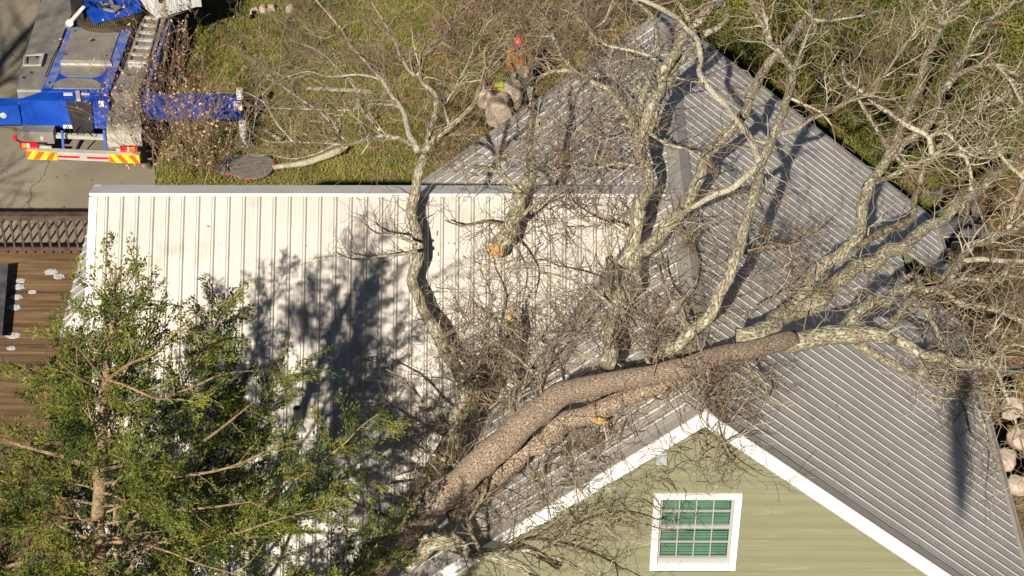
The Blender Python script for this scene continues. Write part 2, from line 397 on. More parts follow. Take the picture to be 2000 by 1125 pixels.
# small hipped return at the wing's left edge
def hip(m):
    d=.36; n=V((-PS,0,1)).normalized()
    y0=3.80; z0=ZW-PS*(YW-y0)
    x=XW-.03
    prof=profile(y0-d,y0+2.6,.05)
    def top(y): return 0 if y>=y0 else (y0-y)
    for i in range(len(prof)-1):
        q=[]
        for (y,h) in (prof[i],prof[i+1]):
            t=top(y); q.append(V((x-t,y,z0-PS*t))+n*h); q.append(V((x-d,y,z0-PS*d))+n*h)
        m.quad(q[0],q[1],q[3],q[2])
    # edge thickness
    m.quad((x-d,y0-d,z0-PS*d),(x-d,y0-d,z0-PS*d-.06),(x-d,y0+2.6,z0-PS*d-.06),(x-d,y0+2.6,z0-PS*d))
    m.quad((x,y0-d-.0,z0-PS*d-.07),(x,y0+2.6,z0-PS*d-.07),(x-d,y0+2.6,z0-PS*d-.07),(x-d,y0-d,z0-PS*d-.07))
part('hip_return',mt['roof'],house,hip,label='narrow grey ribbed roof strip beside the deck')
def hip2(m):
    d=.36; y0=3.80; z0=ZW-PS*(YW-y0); x=XW-.03
    m.quad((x,y0,z0+.02),(x-d,y0-d,z0-PS*d+.02),(x+.25,y0-d,z0-PS*d+.02),(x+.25,y0,z0+.02))
    m.quad((x-d,y0-d,z0-PS*d+.02),(x-d,y0-d,z0-PS*d-.07),(x+.25,y0-d,z0-PS*d-.07),(x+.25,y0-d,z0-PS*d+.02))
part('hip_return',mt['roof'],house,hip2,label='small pale triangle of roof facing the camera')
# window
win=bpy.data.objects.new('window',None); COL.objects.link(win); win.parent=house; win['label']='white framed window with green blinds'
def wframe(m):
    t=.085; y0,y1=.236,.30
    m.box((WX0,y0,WZ1-t),(WX1,y1,WZ1)); m.box((WX0,y0,WZ0),(WX1,y1,WZ0+t))
    m.box((WX0,y0+.001,WZ0+t),(WX0+t+.012,y1,WZ1-t)); m.box((WX1-t-.012,y0+.001,WZ0+t),(WX1,y1,WZ1-t))
part('frame',mt['white'],win,wframe)
ix0,ix1,iz0,iz1=WX0+.097,WX1-.097,WZ0+.085,WZ1-.085
def sash(m):
    y=.30; t=.035
    m.box((ix0+.001,y+.0,iz0+.001),(ix0+t,y+.06,iz1-.001)); m.box((ix1-t,y,iz0+.001),(ix1-.001,y+.06,iz1-.001))
    m.box((ix0+t,y,iz0+.001),(ix1-t,y+.06,iz0+.11)); m.box((ix0+t,y,iz1-.02),(ix1-t,y+.06,iz1-.001))
    zm=(iz0+.11+iz1)/2; m.box((ix0+t,y+.003,zm-.022),(ix1-t,y+.06,zm+.022))
    for k in (1,2,3):
        x=ix0+t+(ix1-ix0-2*t)*k/4; m.box((x-.009,y+.018,iz0+.111),(x+.009,y+.046,zm-.023)); m.box((x-.009,y+.018,zm+.023),(x+.009,y+.046,iz1-.021))
    for z in ((iz0+.11+zm)/2,(zm+iz1)/2): m.box((ix0+t+.001,y+.02,z-.010),(ix1-t-.001,y+.044,z+.010))
part('sash',mt['vinyl'],win,sash)
def blinds(m):
    z=iz0+.11; k=0
    rnd=random.Random(3)
    while z<iz1-.02:
        tl=.032+.010*rnd.random()
        if rnd.random()<.14 and z<iz0+.7: tl=.020
        m.quad((ix0+.04,.375,z),(ix1-.04,.375+.002*rnd.random(),z),(ix1-.04,.385,z+tl),(ix0+.04,.385,z+tl))
        z+=.054; k+=1
part('blind',mt['blind'],win,blinds)
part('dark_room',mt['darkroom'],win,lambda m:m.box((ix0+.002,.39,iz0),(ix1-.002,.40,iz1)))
gm=bpy.data.materials.new('window_glass'); gm.use_nodes=True; t=gm.node_tree; N=t.nodes; L=t.links
for q in list(N):
    if q.type=='BSDF_PRINCIPLED': N.remove(q)
tr_=N.new('ShaderNodeBsdfTransparent'); tr_.inputs[0].default_value=(.80,.95,.88,1); gl_=N.new('ShaderNodeBsdfGlossy'); gl_.inputs['Roughness'].default_value=.03
fr_=N.new('ShaderNodeFresnel'); fr_.inputs[0].default_value=1.5; ms_=N.new('ShaderNodeMixShader'); L.new(fr_.outputs[0],ms_.inputs[0]); L.new(tr_.outputs[0],ms_.inputs[1]); L.new(gl_.outputs[0],ms_.inputs[2])
L.new(ms_.outputs[0],N['Material Output'].inputs[0])
part('glass',gm,win,lambda m:m.quad((ix0+.03,.332,iz0+.05),(ix1-.03,.332,iz0+.05),(ix1-.03,.332,iz1-.01),(ix0+.03,.332,iz1-.01)))
a=at(1281,880,6.1); 
def vent(m):
    x=at(1292,893,6.0).x; z=6.0
    # locate height on wall plane y=.27
    d=CW+CR*((1292-1000)/FPX)+CU*((562.5-893)/FPX); q=CAMP+d*((.27-CAMP.y)/d.y)
    m.box((q.x-.075,.225,q.z-.11),(q.x+.075,.283,q.z+.11)); m.box((q.x-.06,.215,q.z-.1),(q.x+.06,.224,q.z+.05))
part('wall_vent',mt['pvc'],house,vent,label='small grey box vent under the gable')
# vent pipe and stub on the wing roof
def roofpt(px,py):                                        # wing plane
    d=CW+CR*((px-1000)/FPX)+CU*((562.5-py)/FPX)
    t=(ZW-PS*YW-CAMP.z+PS*CAMP.y)/(d.z-PS*d.y); return CAMP+d*t
q=roofpt(583,838)
part('vent_pipe',mt['pvc'],house,lambda m:(m.tube([q,q+V((0,0,.42))],[.055,.055],16,False),m.tube([q+V((0,0,.1)),q+V((0,0,.42))],[.045,.045],16,False),m.tube([q+V((0,-.03,-.02)),q+V((0,0,.06))],[.12,.07],16)),smooth=False,label='short grey plumbing pipe through the wing roof')
# ------------------------------------------------------------------ deck
DZ=1.2
deck=thing('deck','brown wooden deck with slatted railing beside the driveway','deck')
yb=at(80,492,DZ).y
def boards(m):
    y=-3.; rnd=random.Random(5)
    while y<yb-.01:
        x=-16.-rnd.random()*3
        while x<-9.0:
            x2=min(x+2.4+rnd.random()*2,-8.6); dz=rnd.uniform(-.003,.003)
            m.box((x,y,DZ-.04+dz),(x2-.004,y+.134,DZ+dz)); x=x2
        y+=.14
part('boards',mt['deck'],deck,boards)
def drail(m):
    y=yb-.05
    m.box((-18,y-.07,DZ+.90),(-8.98,y+.07,DZ+.94)); m.box((-18,y-.02,DZ+.80),(-8.98,y+.02,DZ+.898)); m.box((-18,y-.02,DZ+.08),(-8.98,y+.02,DZ+.15))
part('rail',mt['rail'],deck,drail)
x=-17.9
for k in range(40):
    xx=-9.1-k*.172
    part('baluster',mt['rail'],deck,lambda m:m.box((xx-.02,yb-.068,DZ+.02),(xx+.02,yb-.035,DZ+.86)))
part('frame',mt['rail'],deck,lambda m:(m.box((-18,yb,DZ-.25),(-8.9,yb+.04,DZ+.02)),[m.box((x,yb-.12,0),(x+.1,yb-.02,DZ-.05)) for x in (-17.5,-14,-11,-9.2)]))
for (px,py,s) in ((100,531,.16),(115,540,.14),(63,570,.10),(36,560,.14),(32,580,.14),(28,600,.15),(26,655,.16),(22,680,.1),(40,548,.12)):
    p=at(px,py,DZ+.01); m=MB(); rnd=random.Random(px)
    m.prism([p+V((math.cos(a*.224)*s*.75*(1+.75*noise.noise(V((a*.9,px,0)))),math.sin(a*.224)*s*.5*(1+.75*noise.noise(V((a*.9,px,4)))),.006)) for a in range(28)],DZ-.004)
    tag(m.build('frost_patch',mt['frost']),'melting patch of white frost on the deck boards','frost patch','frost patches on the deck')
tb=thing('patio_table','dark metal patio table with frosted edge at the deck\'s left side','table')
def ttop(m):
    P=[at(-60,522,DZ+.25),at(16,515,DZ+.25),at(4,655,DZ+.25),at(-60,655,DZ+.25)]; m.prism(P,DZ+.21)
part('tabletop',mt['blackcover'],tb,ttop)
for (px,py) in ((8,530),(-40,530),(-5,640),(-50,640)):
    p=at(px,py,DZ+.2); part('leg',mt['black'],tb,lambda m:m.box((p.x-.03,p.y-.03,DZ),(p.x+.03,p.y+.03,DZ+.205)))
# ------------------------------------------------------------------ crane truck
truck=thing('crane_truck','blue mobile crane truck with white cab parked on the driveway','crane truck')
def pp(poly,z,z0): return lambda m:m.prism([at(a,b,z) for a,b in poly],z0)
part('chassis',mt['blue'],truck,pp([(80,178),(150,20),(180,-60),(330,-60),(262,40),(214,178)],1.22,.75))
part('side_deck',mt['alu'],truck,pp([(33,177),(42,128),(95,-40),(165,-40),(135,40),(82,177)],1.20,.82),label='left chequer plate walkway of the crane truck')
part('side_deck',mt['alu'],truck,pp([(216,181),(240,138),(283,20),(300,-40),(360,-40),(330,20),(282,150),(268,181)],1.20,.82),label='right chequer plate walkway of the crane truck')
part('chassis_rail',mt['fadedblue'],truck,pp([(84,172),(133,52),(150,54),(112,150),(100,172)],1.226,1.221))
part('chassis_rail',mt['fadedblue'],truck,pp([(200,172),(238,56),(262,42),(216,172)],1.226,1.221))
part('tread_plate',mt['alu'],truck,pp([(141,53),(236,56),(214,119),(122,116)],1.25,1.221))
part('tread_plate',mt['alu'],truck,pp([(123,122),(211,123),(206,138),(196,147),(180,150),(130,149),(117,142)],1.235,1.221))
part('tread_plate',mt['alu'],truck,pp([(103,172),(106,162),(118,155),(135,152),(170,153),(190,157),(198,164),(198,173)],1.24,1.221))
part('cross_bar',mt['alulight'],truck,pp([(119,117),(214,118),(218,125),(118,123)],1.29,1.22))
part('cross_bar',mt['alulight'],truck,pp([(252,120),(282,121),(281,127),(250,126)],1.27,1.2))
part('edge_strip',mt['black'],truck,pp([(262,40),(270,34),(240,135),(234,138)],1.235,1.1))
part('side_skirt',mt['fadedblue'],truck,pp([(330,25),(336,25),(291,170),(285,170)],1.1,.6))
# ladder lying on the walkway
lad=bpy.data.objects.new('ladder',None); COL.objects.link(lad); lad.parent=truck
for (a,b) in (((283,33),(250,122)),((309,36),(286,124))):
    part('stile',mt['alu'],lad,lambda m:m.beam(at(*a,1.26),at(*b,1.26),.045,.04))
for k in range(7):
    f=k/6.2; a=at(283-33*f,34+89*f,1.27); b=at(309-23*f,37+88*f,1.27)
    part('rung',mt['alulight'],lad,lambda m:m.beam(a,b,.07,.04))
# rear body
def rear(m):
    m.prism([at(34,195,1.2),at(80,179,1.2),at(213,179,1.2),at(212,199,1.2)],V((.02,-.04,-.66)))
part('rear_body',mt['blue'],truck,rear)
def onrear(px,py,off=.012):                                # point on the sloped rear face
    a=at(34,195,1.2); b=at(212,199,1.2); c=b+V((.02,-.04,-.66))
    n=(b-a).cross(c-a).normalized()
    if n.dot(CW)>0: n=-n
    d=CW+CR*((px-1000)/FPX)+CU*((562.5-py)/FPX); t=(a+n*off-CAMP).dot(n)/d.dot(n); return CAMP+d*t
def rp_(poly,off,th=.01):
    def fn(m):
        P=[onrear(a,b,off) for a,b in poly]; Q=[onrear(a,b,off-th) for a,b in poly]
        m.quad(*P)
        for i in range(len(P)): j=(i+1)%len(P); m.quad(P[i],Q[i],Q[j],P[j])
    return fn
part('mud_flap',mt['black'],truck,rp_([(127,198),(178,198),(184,268),(146,266)],.05,.05))
part('sticker',mt['cab'],truck,rp_([(123,244),(142,244),(143,251),(124,251)],.02))
part('sticker',mt['cab'],truck,pp([(124,181),(141,181),(142,186),(124,186)],1.232,1.221))
part('sticker',mt['cab'],truck,pp([(158,181),(174,182),(175,185),(159,185)],1.232,1.221))
part('sticker',mt['cab'],truck,rp_([(191,197),(203,197),(203,209),(195,209)],.02))
part('latch',mt['alulight'],truck,pp([(147,177),(155,177),(157,193),(149,193)],1.27,1.2))
part('rear_ledge',mt['alulight'],truck,pp([(76,258),(206,262),(206,268),(78,263)],.6,.52))
part('rear_box',mt['alu'],truck,pp([(213,181),(268,181),(276,243),(208,243)],1.0,.62))
part('rear_panel',mt['alulight'],truck,pp([(208,247),(275,249),(275,262),(208,262)],.82,.5))
def rectv(px0,py0,px1,py1,z,th,dep=.12):                     # upright block facing the camera
    a=at(px0,py0,z); b=at(px1,py0+ (py1-py0)*.0,z)
    hgt=(py1-py0)*pxm(a)/.80
    return lambda m:m.box((a.x,a.y,z-hgt),(b.x,a.y+dep,z))
part('light_housing',mt['alu'],truck,rectv(40,258,103,280,.75,0,.25))
part('light_housing',mt['alu'],truck,rectv(208,263,275,290,.75,0,.25))
def lamp(px0,py0,px1,py1,z,flip):
    a=at(px0,py0,z); w=(px1-px0)*pxm(a); hgt=(py1-py0)*pxm(a)/.8
    o=part('tail_light',mt['red'],truck,lambda m:m.box((a.x,a.y-.33,z-.13-hgt),(a.x+w,a.y-.28,z-.13)))
    x=a.x+.04 if not flip else a.x+w-.16
    part('indicator_lens',mt['amber'],o,lambda m:m.box((x,a.y-.34,z-.10-hgt),(x+.11,a.y-.331,z-.14)))
    part('reverse_lens',mt['cab'],o,lambda m:m.box((a.x+w*.42,a.y-.34,z-.10-hgt),(a.x+w*.42+.05,a.y-.331,z-.14)))
lamp(42,252,76,263,.90,False); lamp(237,259,270,270,.90,True)
for px,py in ((83,268),(91,266),(214,275),(224,273)):
    p=at(px,py,.6); part('reflector',mt['alulight'],truck,lambda m:m.tube([p,p+V((0,-.06,0))],[.045,.045],12))
part('marker_lamp',mt['red'],truck,rectv(25,265,32,275,.6,0,.05)); part('marker_arm',mt['black'],truck,lambda m:m.beam(at(32,273,.5),at(44,279,.5),.03,.03))
# under-run bumper
bmp=bpy.data.objects.new('bumper',None); COL.objects.link(bmp); bmp.parent=truck
A=at(51,294,.62); B=at(272,303,.62); u=(B-A); Lb=u.length; u.normalize(); vdir=V((-u.y,u.x,0))
MB_=Matrix((u,vdir,V((0,0,1)))).transposed().to_4x4(); MB_.translation=A
part('bar',mt['alulight'],bmp,lambda m:m.box((0,0,-.20),(Lb,.12,0),MB_))
part('red_stripe',mt['red'],bmp,lambda m:(m.box((.66,-.006,-.14),(Lb*.5-.08,-.001,-.09),MB_),m.box((Lb*.5+.08,-.006,-.14),(Lb-.66,-.001,-.09),MB_)))
for s in (0,1):
    x0=0 if s==0 else Lb-.64
    hp=part('hazard_plate',mt['yellow'],bmp,lambda m:m.box((x0,-.02,-.205),(x0+.64,-.001,.005),MB_))
    def strp(m):
        for k in range(4):
            xa=x0-.14+k*.27; sl=.14 if s==0 else -.14
            if s: xa=x0+k*.27
            P=[]
            for (xx,zz) in ((xa,-.20),(xa+.13,-.20),(xa+.13+sl,0),(xa+sl,0)):
                P.append(V((min(max(xx,x0),x0+.64),-.024,zz)))
            if (P[1]-P[0]).length<.005 and (P[2]-P[3]).length<.005: continue
            m.quad(*[MB_@q for q in P])
    part('stripe',mt['orange'],hp,strp)
    part('slat',mt['alulight'],bmp,lambda m:m.box((x0+.12,.14,-.03),(x0+.5,.18,.02),MB_))
for px in (121,203):
    part('strut',mt['blue'],truck,lambda m:(m.beam(at(px,255,.8),at(px+3,290,.45),.05,.05)))
part('tow_bar',mt['black'],truck,lambda m:(m.beam(at(160,268,.5),at(148,292,.35),.03,.03),m.tube([at(128,262,.6),at(133,272,.5),at(145,266,.55),at(160,262,.6)],[.015]*4,6)))
# outrigger beams, jack, pads
part('outrigger_beam',mt['blue'],truck,lambda m:m.box((at(282,200,.9).x,at(282,197,1.1).y,.62),(at(468,197,1.1).x,at(282,197,1.1).y+.28,1.1)))
part('outrigger_beam',mt['blue'],truck,lambda m:m.box((at(-120,210,.9).x,at(0,207,1.1).y,.62),(at(36,207,1.1).x,at(0,207,1.1).y+.3,1.1)),label='left outrigger beam with a white disc')
p=at(5,231,.85); yf=at(0,207,1.1).y
part('disc',mt['cab'],truck,lambda m:m.tube([V((p.x,yf,.86)),V((p.x,yf-.012,.86))],[.07,.07],20))
ye=at(282,197,1.1).y
part('warning_plate',mt['cab'],truck,lambda m:m.box((at(456,197,1.1).x,ye-.012,.86),(at(472,197,1.1).x,ye-.001,1.09)))
part('warning_plate',mt['red'],truck,lambda m:(m.quad((at(457,197,1.1).x,ye-.016,1.08),(at(471,197,1.1).x,ye-.016,1.0),(at(471,197,1.1).x,ye-.016,1.085)),m.quad((at(457,197,1.1).x,ye-.016,.92),(at(471,197,1.1).x,ye-.016,.87),(at(457,197,1.1).x,ye-.016,.865))),label='red corner stripes on the warning plate')
jx=at(466,197,1.1).x+.02; jy=ye+.12
part('jack',mt['cab'],truck,lambda m:(m.tube([V((jx,jy,1.1)),V((jx,jy,1.32))],[.08,.07],14),m.tube([V((jx+.03,jy-.2,.62)),V((jx+.03,jy-.2,.25))],[.085,.075],14)),smooth=False)
part('jack_rod',mt['alulight'],truck,lambda m:m.tube([V((jx+.03,jy-.2,.3)),V((jx+.03,jy-.2,.06))],[.035,.035],10))
for (cx,cy,r,lb,zt) in ((452,320,.37,'dark round outrigger pad, left of the two on the lawn',.10),(492,323,.47,'lighter round outrigger pad carrying the jack foot, right of the two',.16)):
    o=thing('outrigger_pad',lb,'outrigger pad','round outrigger pads on the lawn'); c=at(cx,cy,zt)
    part('disc',mt['pad'],o,lambda m:m.tube([c-V((0,0,.05)),c-V((0,0,.045)),c-V((0,0,.006)),c],[r*.98,r,r,r*.985],40))
    for an in (.1,3.2,4.4): part('handle',mt['red'] if an!=3.2 else mt['black'],o,lambda m:m.tube([c+V((math.cos(an+k*.1)*(r+.04*math.sin(k*.785)),math.sin(an+k*.1)*(r+.04*math.sin(k*.785)),-.02)) for k in range(5)],[.012]*5,6))
f=part('jack_foot',mt['pad'],truck,lambda m:(m.tube([V((jx+.03,jy-.2,.06)),V((jx+.03,jy-.2,.12))],[.2,.15],20)))
# wheels
for (px,py) in ((70,150),(262,158),(100,70),(292,75),(120,20)):
    c=at(px,py,.5)
    w=part('wheel',mt['rubber'],truck,lambda m:m.tube([c+V((-.14,0,0)),c+V((-.12,0,0)),c+V((.12,0,0)),c+V((.14,0,0))],[.42,.5,.5,.42],24))
part('underbody',mt['black'],truck,pp([(66,200),(110,60),(170,-60),(340,-60),(262,170),(258,215)],.70,.35))
# slewing ring, superstructure, cab
c=at(210,0,1.62)
def ring(m):
    n=110
    for k in range(n):
        a=2*math.pi*k/n; r=.80
        M=Matrix.Translation(c+V((math.cos(a)*r,math.sin(a)*r,0)))@Matrix.Rotation(a,4,'Z'); m.box((-.03,-.014,-.24),(.02,.014,-.08),M)
    m.tube([c-V((0,0,.38)),c-V((0,0,.06))],[.79,.79],64)
part('slew_ring',mt['gear'],truck,ring)
part('turntable',mt['blue'],truck,pp([(163,-60),(164,12),(182,36),(275,12),(268,-10),(300,-60)],1.75,1.6))
part('dark_hole',mt['black'],truck,lambda m:m.tube([at(217,-8,1.76),at(217,-8,1.80)],[.37,.37],32))  # black disc laid on top for the dark inside the turntable's round hole
def hubp(m):
    for (a,b) in (((196,4),(205,18)),((205,18),(222,22)),((222,22),(236,12)),((204,8),(232,14)),((215,0),(225,18))): m.beam(at(*a,1.86),at(*b,1.86),.05,.05)
part('hub_fitting',mt['alu'],truck,hubp)
part('counterweight',mt['black'],truck,pp([(136,-40),(137,4),(146,20),(163,28),(163,-40)],1.7,1.5))
part('locking_rod',mt['cab'],truck,lambda m:m.tube([at(137,44,1.35),at(163,14,1.9)],[.05,.04],10))
part('rod_band',mt['red'],truck,lambda m:(m.tube([at(148,32,1.55),at(151,28,1.62)],[.055,.054],10),m.tube([at(154,24,1.70),at(157,20,1.77)],[.053,.05],10)))
part('rod_base',mt['alulight'],truck,lambda m:m.tube([at(136,47,1.24),at(136,45,1.4)],[.11,.08],12))
cab=part('cab',mt['cab'],truck,lambda m:m.prism([at(*q,2.35) for q in ((262,-70),(266,-52),(300,-26),(376,-48),(394,-75),(400,-120),(262,-120))],1.55))
fa,fb=at(300,-26,2.35),at(376,-48,2.35); fd=(fb-fa).normalized(); fn_=V((fd.y,-fd.x,0)).normalized()
q_=fa+fd*.14+fn_*.0+V((0,0,-.38))
part('cab_vent',mt['black'],cab,lambda m:m.tube([q_,q_+fn_*.02],[.075,.065],18))
q2_=q_+fd*.42
part('cab_marking',mt['black'],cab,lambda m:m.beam(q2_+fn_*.003,q2_+fd*.09+fn_*.003,.004,.05))
part('cab_step',mt['alu'],truck,pp([(304,22),(376,0),(386,8),(322,32)],1.52,1.45))
part('mirror',mt['alulight'],truck,lambda m:m.box(tuple(at(388,4,2.2)-V((.06,.03,.1))),tuple(at(388,4,2.2)+V((.06,.03,.1)))))
for (px,py) in ((146,60),(185,60),(230,62),(128,105),(208,108),(96,160),(205,165),(60,140),(70,110),(250,145),(45,150),(170,176)):
    p=at(px,py,1.265); part('bolt',mt['black'],truck,lambda m:m.tube([p-V((0,0,.03)),p],[.026,.02],8))
part('hydraulic_hose',mt['rubber'],truck,lambda m:(m.tube([at(150,262,.8),at(158,250,1.0),at(170,256,.95),at(181,266,.7)],[.014]*4,6),m.tube([at(122,260,.8),at(132,246,1.0),at(140,262,.8)],[.014]*3,6)))
part('hydraulic_hose',mt['rubber'],truck,lambda m:m.tube([at(168,2,1.85),at(178,12,1.95),at(190,6,1.9),at(200,14,1.9),at(215,10,1.9)],[.022]*5,6))
part('hydraulic_hose',mt['rubber'],truck,lambda m:m.tube([at(232,14,1.85),at(244,4,2.0),at(252,10,1.85),at(262,2,1.85)],[.018]*4,6))
part('deck_hatch',mt['black'],truck,pp([(176,77),(184,75),(187,78),(180,81),(175,80)],1.256,1.24))
part('grab_handle',mt['alulight'],truck,lambda m:(m.beam(at(48,108,1.3),at(86,106,1.3),.05,.03),m.beam(at(46,127,1.3),at(80,127,1.3),.05,.03),m.beam(at(84,106,1.3),at(78,127,1.3),.06,.04),m.beam(at(48,108,1.3),at(46,127,1.3),.03,.03)))
part('side_deck_edge',mt['alulight'],truck,pp([(33,174),(82,175),(82,178),(33,177)],1.215,1.19))
part('cable',mt['black'],truck,lambda m:m.tube([at(88,150,1.26),at(100,120,1.26),at(115,90,1.27),at(128,56,1.27)],[.012]*4,5))
part('boom',mt['blue'],truck,lambda m:m.beam(at(217,-60,2.6),at(225,-60,2.6)+V((.8,9,1.5)),.6,.6))
# ------------------------------------------------------------------ limbs and twigs
RN=random.Random(21)
def spline(pts, rad, step=.12):
    out=[];ro=[]
    n=len(pts)
    for i in range(n-1):
        p0=pts[max(i-1,0)];p1=pts[i];p2=pts[i+1];p3=pts[min(i+2,n-1)]
        k=max(1,int((p2-p1).length/step))
        for j in range(k):
            t=j/k
            q=.5*((2*p1)+(p2-p0)*t+(2*p0-5*p1+4*p2-p3)*t*t+(3*p1-p0-3*p2+p3)*t**3)
            out.append(q); ro.append(rad[i]*(1-t)+rad[i+1]*t)
    out.append(pts[-1]);ro.append(rad[-1]); return out,ro
def nm_slim(n): return n=='limb'
def limb(name, spec, mat, parent, r0, r1, wob=.10, sides=None, step=.12, jit=.25, base=0):
    """spec: (px,py,z) points; r0,r1 in photo pixels"""
    P=[at(*q) for q in spec]
    n=len(P); sc=sum(pxm(p) for p in P)/n
    rad=[(r0+(r1-r0)*(i/(n-1))**.9)*sc for i in range(n)] if not isinstance(r0,list) else [r*sc for r in r0]
    pts,ra=spline(P,rad,step)
    k=RN.random()*99
    pts=[p+V((noise.noise(V((i*.35,k,0))),noise.noise(V((i*.35,k,5))),noise.noise(V((i*.35,k,9)))))*ra[i]*jit*2 for i,p in enumerate(pts)]
    m=MB(); sd=sides or (14 if max(ra)>.1 else 9 if max(ra)>.04 else 6)
    if nm_slim(name): ra=[r*.88 for r in ra]
    ra2=[r*(1+.14*noise.noise(V((i*.3,k,2)))) for i,r in enumerate(ra)]
    # twisted ends taper
    m.tube(pts,ra2,sd,True,wob,True)
    o=m.build(name,mat,parent,smooth=True)
    return o,pts,ra
def rdir(d, ang):
    a=V((RN.gauss(0,1),RN.gauss(0,1),RN.gauss(0,1))); a=(a-d*a.dot(d))
    if a.length<1e-4: a=V((0,0,1))
    a.normalize(); return (d*math.cos(ang)+a*math.sin(ang)).normalized()
def grow(m, P, d, Ln, r, lvl, wig=.42, kid=.22, ang=.9, bias=V((0,0,0)), step=.10, rmin=.0035, leaf=None, floor=None):
    n=max(2,int(Ln/step)); pts=[P]; rs=[r]; cur=V(P); dd=V(d)
    for i in range(n):
        dd=rdir(dd,wig*abs(RN.gauss(0,.75))+.03); dd=(dd+bias*.12).normalized()
        cur=cur+dd*step
        if floor is not None:
            fz=floor(cur.x,cur.y)
            if cur.z<fz-.25: break
            if cur.z<fz+.02:
                cur=V((cur.x,cur.y,fz+.02)); dd.z=abs(dd.z)*.5; dd.normalize()
        pts.append(V(cur)); rs.append(max(rmin,r*(1-.75*(i+1)/n)))
        if lvl>0 and i>0 and RN.random()<step/kid:
            grow(m,V(cur),rdir(dd,ang*RN.uniform(.7,1.25)),Ln*RN.uniform(.35,.62),rs[-1]*.7,lvl-1,wig,kid*.9,ang,bias,step,rmin,leaf,floor)
        if leaf and i>n*.3 and RN.random()<leaf[1]: leaf[0].append((V(cur),V(dd)))
    if len(pts)<2: return
    m.tube(pts,rs,3 if r<.012 else 5,False)
def rz(x,y):
    z=.02
    if -.1<=y<=LEN+.1 and -6.2<x<EW+.1: z=max(z,H-PM*abs(x)+.02)
    if XW<x<0 and -.1<y<YW*2: z=max(z,ZW-PS*abs(y-YW)+.02)
    return z
tree=thing('fallen_tree','huge lichen-covered bare tree lying across the house roofs','tree')
LB=[]  # (pts,radii,density,length)
def T(name,spec,mat,r0,r1,dens=1,tl=.9,start=0,**k):
    o,p,r=limb(name,spec,mt[mat],tree,r0,r1,**k); LB.append((p,r,dens,tl,start)); return o
T('trunk',[(420,1480,2.0),(540,1330,3.2),(640,1205,4.3),(718,1117,5.0),(765,1060,5.35),(812,1012,5.7),(892,945,6.1),(943,895,6.45),(999,848,6.7),(1040,812,6.9),(1119,763,7.1),(1198,746,7.3),(1278,731,7.45),(1357,712,7.6),(1417,694,7.6),(1480,680,7.6),(1550,662,7.5)],'bark',
  [44,40,37,33,32,31,30,28.5,27,24,21.5,20,19.5,20,18.5,18,17],0,.25,.7,start=.3,wob=.16,jit=.16)
T('limb',[(1530,666,7.5),(1590,658,7.45),(1640,655,7.4),(1690,653,7.35),(1725,657,7.3),(1748,666,7.2)],'lichen',[20,20.5,20,19,17,11],0,1.2,.7,wob=.2,jit=.2)
T('second_trunk',[(880,1010,5.3),(960,938,5.7),(1020,888,6.0),(1080,846,6.3),(1140,814,6.5),(1206,785,6.8),(1278,760,7.0),(1340,740,7.2)],'bark',[20,21,21,21,20,19,16,9],0,1.0,.8,start=.1,wob=.2,jit=.35)
T('limb',[(795,1040,5.0),(815,990,5.1),(850,930,5.3),(882,860,5.6),(905,805,5.9),(928,765,6.1),(945,735,6.2)],'moss',[30,32,30,24,20,18,10],0,.8,.7)
T('limb',[(880,850,5.7),(905,790,6.0),(907,744,6.2),(889,716,6.05),(864,680,6.1),(843,637,6.25),(821,587,6.45),(807,545,6.65),(821,502,6.85),(814,460,7.05),(800,403,7.4),(811,365,7.65),(821,327,7.9),(828,299,8.1)],'lichen',[22,18,15,14,14,14,13,12,12,12,12,11,11,10],0,1.2,.55,step=.1)
